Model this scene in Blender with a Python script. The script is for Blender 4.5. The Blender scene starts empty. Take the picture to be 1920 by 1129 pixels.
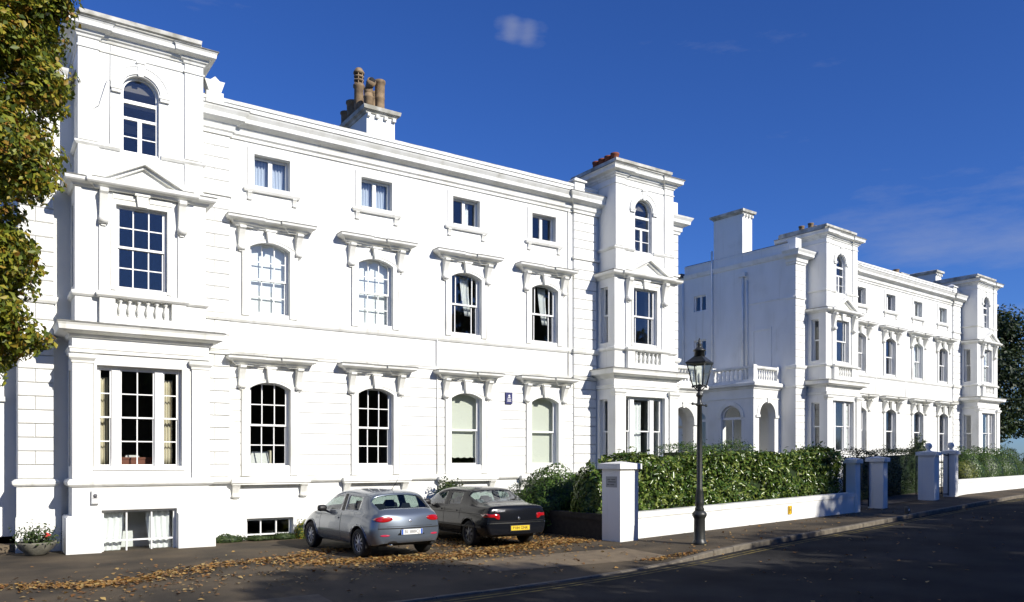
import bpy, math, random
import numpy as np
from mathutils import Vector, Matrix
from mathutils.geometry import tessellate_polygon
from mathutils.bvhtree import BVHTree
random.seed(7)
C = bpy.context.scene.collection
scene = bpy.context.scene
R = math.radians

# ------------------------------------------------------------------ camera, sky, sun, exposure
YAW = 33.97
cam_data = bpy.data.cameras.new('camera')
cam = bpy.data.objects.new('camera', cam_data); C.objects.link(cam)
cam.location = (0, 0, 2.1)
cam.rotation_euler = (R(90), 0, R(-YAW))
cam_data.sensor_width = 36.0; cam_data.sensor_fit = 'HORIZONTAL'
cam_data.lens = 1503.5 / 1920 * 36
cam_data.shift_y = (862.2 - 564.5) / 1920
cam_data.clip_end = 5000; cam_data.clip_start = 0.1
scene.camera = cam
scene.view_settings.view_transform = 'Standard'
scene.view_settings.look = 'None'
scene.view_settings.exposure = 0.3
scene.view_settings.gamma = 1.0
scene.view_settings.use_curve_mapping = False

SUN_AZ, SUN_EL = 17.0, 29.0          # degrees right of the facade normal, above the horizon
sun_dir = Vector((math.sin(R(SUN_AZ)) * math.cos(R(SUN_EL)), -math.cos(R(SUN_AZ)) * math.cos(R(SUN_EL)), math.sin(R(SUN_EL))))
sd = bpy.data.lights.new('sun', 'SUN'); sd.energy = 5.0; sd.angle = R(0.5); sd.color = (1.0, 0.95, 0.86)
so = bpy.data.objects.new('sun', sd); C.objects.link(so)
so.rotation_euler = sun_dir.to_track_quat('Z', 'Y').to_euler(); so.location = (10, -20, 40)

world = bpy.data.worlds.new('World'); scene.world = world; world.use_nodes = True
wn = world.node_tree.nodes; wl = world.node_tree.links
for n in list(wn): wn.remove(n)
w_out = wn.new('ShaderNodeOutputWorld'); w_bg = wn.new('ShaderNodeBackground'); w_bg.inputs[1].default_value = 0.061
sky = wn.new('ShaderNodeTexSky'); sky.sky_type = 'NISHITA'; sky.sun_disc = False
sky.sun_elevation = R(SUN_EL); sky.sun_rotation = R(180 - SUN_AZ)
sky.altitude = 300; sky.air_density = 1.0; sky.dust_density = 0.3; sky.ozone_density = 3.0
# thin drifting cirrus, everywhere in the sky
w_tc = wn.new('ShaderNodeTexCoord')
w_map = wn.new('ShaderNodeMapping'); w_map.inputs['Scale'].default_value = (2.2, 2.2, 9.0); w_map.inputs['Rotation'].default_value = (0.10, 0.16, 0.5)
w_no = wn.new('ShaderNodeTexNoise'); w_no.inputs['Scale'].default_value = 1.6; w_no.inputs['Detail'].default_value = 7; w_no.inputs['Roughness'].default_value = 0.62
w_rm = wn.new('ShaderNodeMapRange'); w_rm.inputs[1].default_value = 0.62; w_rm.inputs[2].default_value = 0.95; w_rm.inputs[3].default_value = 0.0; w_rm.inputs[4].default_value = 0.38
w_mix = wn.new('ShaderNodeMixRGB'); w_mix.inputs[2].default_value = (6.0, 6.3, 7.2, 1)
w_hs = wn.new('ShaderNodeHueSaturation'); w_hs.inputs['Saturation'].default_value = 1.12
wl.new(w_tc.outputs['Generated'], w_map.inputs['Vector']); wl.new(w_map.outputs[0], w_no.inputs['Vector'])
def cloud_dir(u, v):
    a = R(YAW) + math.atan((u - 960) / 1503.5); e = math.atan((862.2 - v) / 1503.5 * math.cos(a - R(YAW)))
    return (math.sin(a) * math.cos(e), math.cos(a) * math.cos(e), math.sin(e))
w_nrm = wn.new('ShaderNodeVectorMath'); w_nrm.operation = 'NORMALIZE'; wl.new(w_tc.outputs['Generated'], w_nrm.inputs[0])
acc = w_no.outputs[0]
for (u_, v_, r0, r1, gain) in ((945, 52, 1.3, 0.1, 0.24), (975, 57, 1.3, 0.1, 0.22), (1005, 64, 1.3, 0.1, 0.20), (1850, 520, 12.0, 1.0, 0.22), (700, -900, 20.0, 4.0, 0.10)):   # three banks of thicker cirrus
    dp = wn.new('ShaderNodeVectorMath'); dp.operation = 'DOT_PRODUCT'; dp.inputs[1].default_value = cloud_dir(u_, v_); wl.new(w_nrm.outputs[0], dp.inputs[0])
    mr = wn.new('ShaderNodeMapRange'); mr.interpolation_type = 'SMOOTHSTEP'; mr.inputs[1].default_value = math.cos(R(r0)); mr.inputs[2].default_value = math.cos(R(r1)); mr.inputs[3].default_value = 0; mr.inputs[4].default_value = gain
    wl.new(dp.outputs['Value'], mr.inputs[0])
    ad = wn.new('ShaderNodeMath'); ad.operation = 'ADD'; wl.new(acc, ad.inputs[0]); wl.new(mr.outputs[0], ad.inputs[1]); acc = ad.outputs[0]
wl.new(acc, w_rm.inputs[0]); wl.new(w_rm.outputs[0], w_mix.inputs[0])
w_tint = wn.new('ShaderNodeMixRGB'); w_tint.blend_type = 'MULTIPLY'; w_tint.inputs[0].default_value = 1.0; w_tint.inputs[2].default_value = (0.62, 0.94, 1.72, 1)
wl.new(sky.outputs[0], w_hs.inputs['Color']); wl.new(w_hs.outputs[0], w_tint.inputs[1]); wl.new(w_tint.outputs[0], w_mix.inputs[1])
wl.new(w_mix.outputs[0], w_bg.inputs[0]); wl.new(w_bg.outputs[0], w_out.inputs[0])

TREES = [(12.5, -9, 13.3, 4.0), (18, -10, 13.5, 4.2), (24.5, -10, 13.0, 4.2), (29.0, -10, 13.0, 3.2), (34.8, -10, 20.5, 4.6), (41, -10, 20.5, 4.6), (48, -9, 12.5, 4.2), (55, -9, 12.5, 4.2), (63, -8, 14, 4.6), (3, -13, 11.0, 3.2), (-7, -12, 13.0, 4.2)]
# ------------------------------------------------------------------ materials
M = {}
def mat(name, col, rough=0.6, col2=None, scale=4.0, bump=0.0, bscale=40.0, metal=0.0, coat=0.0, spec=0.5, detail=5.0, lo=0.35, hi=0.65, stretch=(1, 1, 1), sub=0.0):
    m = bpy.data.materials.new(name); m.use_nodes = True
    nt = m.node_tree; b = nt.nodes['Principled BSDF']
    b.inputs['Base Color'].default_value = (*col, 1); b.inputs['Roughness'].default_value = rough
    b.inputs['Metallic'].default_value = metal; b.inputs['Coat Weight'].default_value = coat; b.inputs['Specular IOR Level'].default_value = spec
    if col2 or bump:
        tc = nt.nodes.new('ShaderNodeTexCoord'); mp = nt.nodes.new('ShaderNodeMapping'); mp.inputs['Scale'].default_value = stretch
        nt.links.new(tc.outputs['Object'], mp.inputs[0])
    if col2:
        no = nt.nodes.new('ShaderNodeTexNoise'); no.inputs['Scale'].default_value = scale; no.inputs['Detail'].default_value = detail
        nt.links.new(mp.outputs[0], no.inputs['Vector'])
        cr = nt.nodes.new('ShaderNodeValToRGB'); cr.color_ramp.elements[0].position = lo; cr.color_ramp.elements[1].position = hi
        cr.color_ramp.elements[0].color = (*col, 1); cr.color_ramp.elements[1].color = (*col2, 1)
        nt.links.new(no.outputs[0], cr.inputs[0]); nt.links.new(cr.outputs[0], b.inputs['Base Color'])
    if bump:
        n2 = nt.nodes.new('ShaderNodeTexNoise'); n2.inputs['Scale'].default_value = bscale; n2.inputs['Detail'].default_value = 4
        nt.links.new(tc.outputs['Object'], n2.inputs['Vector'])
        bp = nt.nodes.new('ShaderNodeBump'); bp.inputs['Strength'].default_value = bump; bp.inputs['Distance'].default_value = 0.02
        nt.links.new(n2.outputs[0], bp.inputs['Height']); nt.links.new(bp.outputs[0], b.inputs['Normal'])
    M[name] = m
    return m
mat('stucco', (0.80, 0.80, 0.77), 0.75, (0.70, 0.70, 0.66), 1.3, 0.10, 25, lo=0.40, hi=0.80, stretch=(1, 1, 0.35))
mat('trim', (0.80, 0.80, 0.76), 0.7, (0.60, 0.59, 0.52), 2.2, 0.12, 30, lo=0.45, hi=0.85, stretch=(1, 1, 0.5))
def streaks(name, amount, col):
    m = M[name]; nt = m.node_tree; b = nt.nodes['Principled BSDF']; src = b.inputs['Base Color'].links[0].from_socket
    tc = nt.nodes.new('ShaderNodeTexCoord'); facs = []
    for sc, lo, hi in (((5.0, 5.0, 0.28), 0.60, 0.78), ((0.9, 0.9, 0.7), 0.58, 0.80)):
        mp = nt.nodes.new('ShaderNodeMapping'); mp.inputs['Scale'].default_value = sc
        no = nt.nodes.new('ShaderNodeTexNoise'); no.inputs['Scale'].default_value = 1.0; no.inputs['Detail'].default_value = 8
        mr = nt.nodes.new('ShaderNodeMapRange'); mr.inputs[1].default_value = lo; mr.inputs[2].default_value = hi; mr.inputs[4].default_value = amount
        nt.links.new(tc.outputs['Object'], mp.inputs[0]); nt.links.new(mp.outputs[0], no.inputs['Vector']); nt.links.new(no.outputs[0], mr.inputs[0]); facs.append(mr)
    ad = nt.nodes.new('ShaderNodeMath'); ad.use_clamp = True; nt.links.new(facs[0].outputs[0], ad.inputs[0]); nt.links.new(facs[1].outputs[0], ad.inputs[1])
    mx = nt.nodes.new('ShaderNodeMixRGB'); mx.inputs[2].default_value = (*col, 1)
    nt.links.new(ad.outputs[0], mx.inputs[0]); nt.links.new(src, mx.inputs[1]); nt.links.new(mx.outputs[0], b.inputs['Base Color'])
streaks('stucco', 0.45, (0.50, 0.49, 0.42)); streaks('trim', 0.55, (0.40, 0.39, 0.33))
mat('weathered', (0.62, 0.61, 0.56), 0.85, (0.30, 0.29, 0.24), 3.0, 0.25, 30)
mat('paintwork', (0.80, 0.80, 0.78), 0.4)
mat('slate', (0.055, 0.058, 0.065), 0.7, (0.10, 0.10, 0.095), 5)
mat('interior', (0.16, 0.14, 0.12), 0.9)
mat('curtain_white', (0.84, 0.84, 0.82), 0.9)
mat('curtain_blue', (0.50, 0.54, 0.62), 0.9)
mat('curtain_beige', (0.62, 0.55, 0.40), 0.9)
mat('blind_cream', (0.66, 0.66, 0.56), 0.9)
mat('asphalt', (0.020, 0.019, 0.018), 0.95, (0.045, 0.042, 0.038), 0.55, 0.4, 90, spec=0.12, detail=9)
mat('footway', (0.040, 0.034, 0.026), 0.95, (0.115, 0.088, 0.056), 0.6, 0.4, 70, spec=0.2, detail=9)
mat('concrete', (0.20, 0.155, 0.10), 0.95, (0.14, 0.11, 0.075), 3, 0.25, 60, spec=0.2)
mat('lead', (0.11, 0.11, 0.10), 0.7, (0.20, 0.20, 0.18), 9)
mat('kerbstone', (0.19, 0.165, 0.125), 0.9, (0.125, 0.108, 0.085), 6, 0.25, 60, spec=0.2)
mat('yellow_paint', (0.22, 0.17, 0.05), 0.85, (0.06, 0.052, 0.035), 5, spec=0.2)
mat('soil', (0.05, 0.04, 0.03), 0.95, (0.08, 0.065, 0.045), 4, 0.5, 40)
mat('lawn', (0.05, 0.075, 0.03), 0.95, (0.08, 0.10, 0.045), 4)
mat('cast_iron', (0.018, 0.020, 0.019), 0.42, (0.030, 0.031, 0.028), 8, 0.15, 60)
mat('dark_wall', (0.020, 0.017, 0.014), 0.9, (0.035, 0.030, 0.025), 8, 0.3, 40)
mat('bark', (0.09, 0.07, 0.05), 0.95, (0.05, 0.04, 0.03), 8, 0.6, 20)
mat('buff_clay', (0.30, 0.21, 0.12), 0.85, (0.14, 0.095, 0.055), 5)
mat('red_clay', (0.27, 0.075, 0.035), 0.85, (0.15, 0.045, 0.022), 6)
mat('soot', (0.015, 0.014, 0.013), 0.9)
mat('paint_silver', (0.135, 0.162, 0.20), 0.27, metal=0.5, coat=0.8)
mat('paint_dark', (0.007, 0.008, 0.011), 0.16, metal=0.0, coat=0.1, spec=0.25)
mat('rubber', (0.012, 0.012, 0.012), 0.8)
mat('black_plastic', (0.012, 0.012, 0.013), 0.5)
mat('upholstery', (0.035, 0.036, 0.045), 0.9)
mat('upholstery_grey', (0.20, 0.21, 0.24), 0.9)
mat('alloy', (0.50, 0.50, 0.49), 0.4, metal=0.2)
mat('steel_cover', (0.17, 0.17, 0.16), 0.5, metal=0.2)
mat('chrome', (0.75, 0.75, 0.75), 0.18, metal=1.0)
mat('red_lens', (0.34, 0.006, 0.008), 0.12, coat=1.0)
mat('red_reflector', (0.45, 0.02, 0.06), 0.3, coat=0.5)
mat('plate_white', (0.75, 0.75, 0.72), 0.5)
mat('plate_yellow', (0.75, 0.52, 0.02), 0.5)
mat('plate_blue', (0.03, 0.10, 0.40), 0.5)
mat('print_black', (0.012, 0.012, 0.012), 0.6)
mat('print_grey', (0.12, 0.12, 0.13), 0.6)
mat('print_white', (0.75, 0.75, 0.78), 0.6)
mat('plaque_blue', (0.025, 0.030, 0.12), 0.4)
mat('sign_yellow', (0.75, 0.45, 0.01), 0.5)
mat('stone_bowl', (0.20, 0.19, 0.15), 0.9, (0.12, 0.115, 0.09), 7, 0.4, 40)
mat('flower_red', (0.55, 0.05, 0.04), 0.7)
mat('book_paper', (0.65, 0.64, 0.60), 0.8)
mat('red_wood', (0.20, 0.06, 0.03), 0.6)
mat('grey_tarnish', (0.30, 0.31, 0.31), 0.6)

def glass_mat(name, tint, f0, bump=0.0, rough=0.01):
    m = bpy.data.materials.new(name); m.use_nodes = True; nt = m.node_tree
    for n in list(nt.nodes): nt.nodes.remove(n)
    o = nt.nodes.new('ShaderNodeOutputMaterial'); mx = nt.nodes.new('ShaderNodeMixShader')
    tr = nt.nodes.new('ShaderNodeBsdfTransparent'); gl = nt.nodes.new('ShaderNodeBsdfGlossy'); lw = nt.nodes.new('ShaderNodeLayerWeight')
    tr.inputs[0].default_value = (*tint, 1); gl.inputs['Roughness'].default_value = rough; gl.inputs['Color'].default_value = (0.9, 0.93, 1, 1)
    lw.inputs['Blend'].default_value = 0.5
    pw = nt.nodes.new('ShaderNodeMath'); pw.operation = 'POWER'; pw.inputs[1].default_value = 4.5
    ma = nt.nodes.new('ShaderNodeMath'); ma.operation = 'MULTIPLY_ADD'; ma.inputs[1].default_value = 1 - f0; ma.inputs[2].default_value = f0
    nt.links.new(lw.outputs['Facing'], pw.inputs[0]); nt.links.new(pw.outputs[0], ma.inputs[0])
    if bump:
        tc = nt.nodes.new('ShaderNodeTexCoord'); no = nt.nodes.new('ShaderNodeTexNoise'); no.inputs['Scale'].default_value = 2.2
        bp = nt.nodes.new('ShaderNodeBump'); bp.inputs['Strength'].default_value = bump; bp.inputs['Distance'].default_value = 0.02
        nt.links.new(tc.outputs['Object'], no.inputs[0]); nt.links.new(no.outputs[0], bp.inputs['Height'])
        nt.links.new(bp.outputs[0], gl.inputs['Normal'])
    nt.links.new(ma.outputs[0], mx.inputs[0]); nt.links.new(tr.outputs[0], mx.inputs[1]); nt.links.new(gl.outputs[0], mx.inputs[2])
    nt.links.new(mx.outputs[0], o.inputs[0]); M[name] = m
glass_mat('window_glass', (0.94, 0.96, 0.96), 0.05, 0.05)
glass_mat('car_glass', (0.52, 0.60, 0.57), 0.05)
glass_mat('lantern_glass', (0.80, 0.83, 0.80), 0.06, rough=0.2)

def leaf_mat(name, cols, rough=0.5, trans=0.35):
    m = bpy.data.materials.new(name); m.use_nodes = True; nt = m.node_tree
    b = nt.nodes['Principled BSDF']; o = nt.nodes['Material Output']
    g = nt.nodes.new('ShaderNodeNewGeometry'); cr = nt.nodes.new('ShaderNodeValToRGB'); cr.color_ramp.interpolation = 'LINEAR'
    el = cr.color_ramp.elements
    while len(el) < len(cols): el.new(0.5)
    for i, (p, c) in enumerate(cols): el[i].position = p; el[i].color = (*c, 1)
    nt.links.new(g.outputs['Random Per Island'], cr.inputs[0]); nt.links.new(cr.outputs[0], b.inputs['Base Color'])
    b.inputs['Roughness'].default_value = rough; b.inputs['Specular IOR Level'].default_value = 0.4
    t = nt.nodes.new('ShaderNodeBsdfTranslucent'); mx = nt.nodes.new('ShaderNodeMixShader'); mx.inputs[0].default_value = trans
    nt.links.new(cr.outputs[0], t.inputs[0]); nt.links.new(b.outputs[0], mx.inputs[1]); nt.links.new(t.outputs[0], mx.inputs[2])
    nt.links.new(mx.outputs[0], o.inputs[0]); M[name] = m
leaf_mat('autumn_leaf', [(0, (0.045, 0.075, 0.012)), (0.30, (0.13, 0.17, 0.02)), (0.65, (0.30, 0.31, 0.03)), (0.88, (0.40, 0.30, 0.04)), (1.0, (0.25, 0.10, 0.02))])
leaf_mat('green_leaf', [(0, (0.025, 0.045, 0.012)), (0.6, (0.05, 0.085, 0.02)), (1, (0.09, 0.11, 0.03))])
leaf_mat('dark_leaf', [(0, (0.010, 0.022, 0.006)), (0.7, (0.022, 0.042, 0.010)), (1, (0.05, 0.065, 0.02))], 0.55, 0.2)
leaf_mat('laurel_leaf', [(0, (0.030, 0.070, 0.012)), (0.5, (0.085, 0.145, 0.022)), (0.8, (0.17, 0.22, 0.04)), (1, (0.26, 0.30, 0.08))], 0.25, 0.15)
leaf_mat('box_leaf', [(0, (0.025, 0.055, 0.010)), (0.6, (0.065, 0.125, 0.018)), (1, (0.12, 0.18, 0.035))], 0.35, 0.2)
leaf_mat('lime_leaf', [(0, (0.09, 0.12, 0.02)), (0.6, (0.16, 0.19, 0.03)), (1, (0.22, 0.22, 0.05))], 0.4, 0.2)
leaf_mat('fallen_leaf', [(0, (0.14, 0.060, 0.018)), (0.35, (0.26, 0.125, 0.03)), (0.7, (0.38, 0.22, 0.06)), (0.9, (0.45, 0.33, 0.13)), (1.0, (0.20, 0.10, 0.04))], 0.6, 0.15)

# ------------------------------------------------------------------ mesh helpers
class MB:
    def __init__(s): s.v = []; s.f = []; s.sm = []
    def add(s, vs, fs, smooth=False):
        o = len(s.v); s.v += [tuple(p) for p in vs]
        for f in fs: s.f.append(tuple(i + o for i in f)); s.sm.append(smooth)
        return s
    def box(s, x0, x1, y0, y1, z0, z1):
        return s.add([(x0, y0, z0), (x1, y0, z0), (x1, y1, z0), (x0, y1, z0), (x0, y0, z1), (x1, y0, z1), (x1, y1, z1), (x0, y1, z1)],
                     [(0, 3, 2, 1), (4, 5, 6, 7), (0, 1, 5, 4), (1, 2, 6, 5), (2, 3, 7, 6), (3, 0, 4, 7)])
    def bev(s, x0, x1, y0, y1, z0, z1, b):            # block with its front (-y) edges chamfered
        v = [(x0, y1, z0), (x1, y1, z0), (x1, y1, z1), (x0, y1, z1), (x0, y0 + b, z0), (x1, y0 + b, z0), (x1, y0 + b, z1), (x0, y0 + b, z1),
             (x0 + b, y0, z0 + b), (x1 - b, y0, z0 + b), (x1 - b, y0, z1 - b), (x0 + b, y0, z1 - b)]
        return s.add(v, [(0, 1, 2, 3), (0, 4, 5, 1), (1, 5, 6, 2), (2, 6, 7, 3), (3, 7, 4, 0), (4, 8, 9, 5), (5, 9, 10, 6), (6, 10, 11, 7), (7, 11, 8, 4), (8, 11, 10, 9)])
    def wall(s, outer, holes, d0, d1, fn=None):       # polygon in (a, z) with holes, from depth d0 to d1; fn maps (a, d, z) to xyz
        fn = fn or (lambda a, d, z: (a, d, z))
        loops = [outer] + list(holes)
        tris = tessellate_polygon([[Vector((p[0], p[1], 0)) for p in L] for L in loops])
        pts = [p for L in loops for p in L]; n = len(pts)
        vs = [fn(p[0], d0, p[1]) for p in pts] + [fn(p[0], d1, p[1]) for p in pts]
        fs = [tuple(t) for t in tris] + [(t[2] + n, t[1] + n, t[0] + n) for t in tris]
        o = 0
        for L in loops:
            k = len(L)
            for i in range(k):
                a = o + i; b = o + (i + 1) % k
                fs.append((a, b, b + n, a + n))
            o += k
        return s.add(vs, fs)
    def sweep(s, path, prof, z=0.0):                  # moulding: plan path (outside on its right), profile of (out, height)
        n = len(path); P = [Vector(p) for p in path]; off = []
        for i in range(n):
            ds = []
            if i > 0: ds.append((P[i] - P[i - 1]).normalized())
            if i < n - 1: ds.append((P[i + 1] - P[i]).normalized())
            ns = [Vector((d.y, -d.x)) for d in ds]
            if len(ns) == 1: off.append(ns[0])
            else:
                m = ns[0] + ns[1]; off.append(m / max(1e-6, 1 + ns[0].dot(ns[1])))
        vs = []; k = len(prof)
        for i in range(n):
            for (o, h) in prof: vs.append((P[i].x + off[i].x * o, P[i].y + off[i].y * o, z + h))
        fs = []
        for i in range(n - 1):
            for j in range(k):
                a = i * k + j; b = i * k + (j + 1) % k
                fs.append((a, a + k, b + k, b))
        fs.append(tuple(range(k))); fs.append(tuple(reversed(range((n - 1) * k, n * k))))
        return s.add(vs, fs)
    def lathe(s, prof, c=(0, 0, 0), n=16, smooth=True, ax='z'):
        vs = []; fs = []; k = len(prof)
        for (r, h) in prof:
            for i in range(n):
                a = 2 * math.pi * i / n
                p = (r * math.cos(a), r * math.sin(a), h)
                if ax == 'x': p = (p[2], p[0], p[1])
                if ax == 'y': p = (p[0], p[2], p[1])
                vs.append((c[0] + p[0], c[1] + p[1], c[2] + p[2]))
        for j in range(k - 1):
            for i in range(n):
                fs.append((j * n + i, j * n + (i + 1) % n, (j + 1) * n + (i + 1) % n, (j + 1) * n + i))
        fs.append(tuple(reversed(range(n)))); fs.append(tuple(range((k - 1) * n, k * n)))
        return s.add(vs, fs, smooth)
    def tube(s, pts, r, n=8, r2=None):
        P = [Vector(p) for p in pts]; k = len(P); vs = []; fs = []
        for i in range(k):
            d = (P[min(i + 1, k - 1)] - P[max(i - 1, 0)]).normalized()
            u = d.cross(Vector((0, 0, 1)) if abs(d.z) < 0.9 else Vector((1, 0, 0))).normalized(); w = d.cross(u)
            rr = r if r2 is None else r + (r2 - r) * i / (k - 1)
            for j in range(n):
                a = 2 * math.pi * j / n; vs.append(P[i] + u * math.cos(a) * rr + w * math.sin(a) * rr)
        for i in range(k - 1):
            for j in range(n): fs.append((i * n + j, i * n + (j + 1) % n, (i + 1) * n + (j + 1) % n, (i + 1) * n + j))
        fs.append(tuple(reversed(range(n)))); fs.append(tuple(range((k - 1) * n, k * n)))
        return s.add(vs, fs, True)
    def mesh(s, name):
        m = bpy.data.meshes.new(name); m.from_pydata(s.v, [], s.f)
        m.polygons.foreach_set('use_smooth', s.sm)
        import bmesh
        b = bmesh.new(); b.from_mesh(m); bmesh.ops.recalc_face_normals(b, faces=b.faces); b.to_mesh(m); b.free()
        return m

CACHE = {}
def part(name, mb, material, parent=None, loc=(0, 0, 0), rot=(0, 0, 0), key=None):
    """link one mesh object; mb is an MB, a mesh, or (with key) a function building an MB once"""
    if key is not None:
        if key not in CACHE:
            me = mb().mesh(name); me.materials.append(M[material]); CACHE[key] = me
        me = CACHE[key]
    elif isinstance(mb, MB):
        me = mb.mesh(name); me.materials.append(M[material])
    else:
        me = mb
        if not me.materials: me.materials.append(M[material])
    o = bpy.data.objects.new(name, me); C.objects.link(o)
    o.parent = parent; o.location = loc; o.rotation_euler = rot
    return o
def tag(o, label, cat, group=None):
    o['label'] = label; o['category'] = cat
    if group: o['group'] = group
    return o
def thing(name, label, cat, loc=(0, 0, 0), rz=0.0, group=None):
    o = bpy.data.objects.new(name, None); C.objects.link(o); o.empty_display_size = 0.3
    o.location = loc; o.rotation_euler = (0, 0, rz)
    return tag(o, label, cat, group)
def kind(o, k): o['kind'] = k; return o
def text_mesh(s, size, depth=0.002):
    cu = bpy.data.curves.new('lettering', 'FONT'); cu.body = s; cu.size = size; cu.extrude = depth; cu.align_x = 'CENTER'; cu.align_y = 'CENTER'; cu.resolution_u = 3
    ob = bpy.data.objects.new('lettering', cu); C.objects.link(ob)
    dg = bpy.context.evaluated_depsgraph_get(); me = bpy.data.meshes.new_from_object(ob.evaluated_get(dg))
    bpy.data.objects.remove(ob); bpy.data.curves.remove(cu)
    return me

def leaves(name, P, N, size, material, parent=None, aspect=0.5, jitter=0.6, seed=1, up=None):
    """one mesh of diamond-shaped folded leaves at points P, leaning towards normals N"""
    rg = np.random.default_rng(seed); n = len(P)
    D = N + rg.normal(0, jitter, (n, 3)); D /= np.linalg.norm(D, axis=1)[:, None] + 1e-9
    T = np.cross(D, rg.normal(0, 1, (n, 3))); T /= np.linalg.norm(T, axis=1)[:, None] + 1e-9
    B = np.cross(D, T)
    sz = size * rg.uniform(0.6, 1.35, n)[:, None]
    a = T * sz * 0.5; b = B * sz * 0.5 * aspect; f = D * sz * 0.12
    V = np.stack([P - a, P + b + f, P + a * 1.0, P - b + f], 1).reshape(-1, 3)
    me = bpy.data.meshes.new(name); me.vertices.add(4 * n); me.vertices.foreach_set('co', V.astype(np.float32).ravel())
    me.loops.add(6 * n); me.polygons.add(2 * n)
    i = np.arange(n)[:, None] * 4
    me.loops.foreach_set('vertex_index', (i + np.array([0, 1, 2, 0, 2, 3])).ravel().astype(np.int32))
    me.polygons.foreach_set('loop_start', (np.arange(2 * n) * 3).astype(np.int32))
    me.update(calc_edges=True); me.materials.append(M[material])
    o = bpy.data.objects.new(name, me); C.objects.link(o); o.parent = parent
    return o

# ------------------------------------------------------------------ the lie of the land
def zg(x, y=0): return 0.0 if x < 13.5 else min(0.57, 0.0245 * (x - 13.5))
EDGE = [(-60, 12.6), (-20, 11.5), (0, 11.15), (5, 11.2), (8.5, 11.45), (11.5, 12.0), (13.6, 12.55), (16, 13.05), (20.9, 13.75), (25, 14.45), (31, 15.4), (37, 16.3), (47, 18.2), (60, 21.0), (90, 29), (140, 45)]
ex = np.array([e[0] for e in EDGE], float); ey = np.array([e[1] for e in EDGE], float)
def yr(x):
    s = 0.0; ws = 0.0
    for d in (-2, -1, 0, 1, 2):
        w = 3 - abs(d); s += w * float(np.interp(x + d, ex, ey)); ws += w
    return s / ws
def drop(x):                                           # how far the footway is lowered to the road at its edge
    if x < 12.2: return 0.10
    if x > 13.8: return 0.0
    return 0.10 * (13.8 - x) / 1.6
def zf(x, y):
    d = y - yr(x); t = max(0.0, min(1.0, d / 2.4)); t = t * t * (3 - 2 * t)
    return zg(x) - drop(x) * (1 - t)
xs = list(np.arange(-60, 0, 4.0)) + list(np.arange(0, 60, 0.5)) + list(np.arange(60, 141, 5.0))
def sheet(name, rows, material, zfun):
    mb = MB(); k = len(rows[0]); vs = [(x, y, zfun(x, y)) for r in rows for (x, y) in r]
    fs = [(i * k + j, i * k + j + 1, (i + 1) * k + j + 1, (i + 1) * k + j) for i in range(len(rows) - 1) for j in range(k - 1)]
    mb.add(vs, fs, True); return part(name, mb, material)
far = [-2500, -600, -200, -100] + list(np.arange(-60, 141, 5.0)) + [200, 400, 900, 2500]
kind(sheet('ground', [[(x, y) for y in (-2500, -300, -80, -30, 0, 15, 30, 60, 150, 500, 2500)] for x in far], 'lawn', lambda x, y: zg(x) - 0.16), 'structure')
kind(sheet('road', [[(x, yr(x) + d) for d in (0.02, -0.6, -1.5, -4.0, -8.2)] for x in xs], 'asphalt', lambda x, y: zg(x) - 0.12 - 0.02 * max(0, min(1, (yr(x) - y) / 4)) * -1), 'structure')
kind(sheet('pavement', [[(x, yr(x) + d) for d in (0.13, 0.3, 0.7, 1.2, 1.8, 2.6, 4.0, 7.0, 14.0)] for x in xs], 'footway', zf), 'structure')
kind(sheet('far_pavement', [[(x, yr(x) - 8.3 - d) for d in (0.0, 2.5, 12)] for x in xs], 'footway', lambda x, y: zg(x)), 'structure')
kerb = kind(part('kerb', MB().box(-59, -58, 12.7, 12.83, -0.2, 0.0), 'kerbstone'), 'structure')
x = 0.0
while x < 58:
    L = 0.88; x1 = x + L
    a = Vector((x + 0.006, yr(x))); b = Vector((x1 - 0.006, yr(x1)))
    d = (b - a).normalized(); nrm = Vector((-d.y, d.x))
    za = zg(x) - drop(x); zb = zg(x1) - drop(x1); jz = random.uniform(-0.004, 0.006)
    mb = MB(); c = 0.02; P = []
    for (p, z) in ((a, za), (b, zb)):
        q = p + nrm * 0.135
        P += [(p.x, p.y, z - 0.25), (p.x, p.y, z + jz - c), (p.x + nrm.x * c, p.y + nrm.y * c, z + jz + 0.004), (q.x, q.y, z + jz + 0.004), (q.x, q.y, z - 0.25)]
    mb.add(P, [(0, 1, 6, 5), (1, 2, 7, 6), (2, 3, 8, 7), (3, 4, 9, 8), (4, 3, 2, 1, 0), (5, 6, 7, 8, 9)])
    part('kerb_stone', mb, 'kerbstone', kerb)
    x = x1
for off in (0.22, 0.40):
    mb = MB(); pts = list(np.arange(0.5, 58, 0.5)); vs = []
    for px in pts: vs += [(px, yr(px) - off, zg(px) - 0.114), (px, yr(px) - off - 0.065, zg(px) - 0.114)]
    mb.add(vs, [(2 * i, 2 * i + 1, 2 * i + 3, 2 * i + 2) for i in range(len(pts) - 1)])
    kind(part('road_marking', mb, 'yellow_paint'), 'structure')
# patches of concrete let into the footway
for (px, py, w, d) in ((3.1, 11.75, 3.0, 1.25), (10.6, 13.6, 4.6, 1.5)):
    k = 8; rows = [[(px + w * (i / k - 0.5), py + d * (j / 4 - 0.5)) for j in range(5)] for i in range(k + 1)]
    kind(sheet('concrete_patch', rows, 'concrete', lambda x, y: zf(x, y) + 0.005), 'structure')

# ------------------------------------------------------------------ the white villas
W, S, DM = 2.69, 15.94, 0.88           # tower width, tower spacing, set-back of the main front
CX = [4.60, 7.64, 10.66, 13.65]        # bay centres, ground and first floor
CX2 = [4.66, 7.67, 10.66, 13.62]       # bay centres, top floor
XE0, XE1 = -1.12, S + W + 1.12         # ends of the house
DEPTH = 10.5

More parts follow.
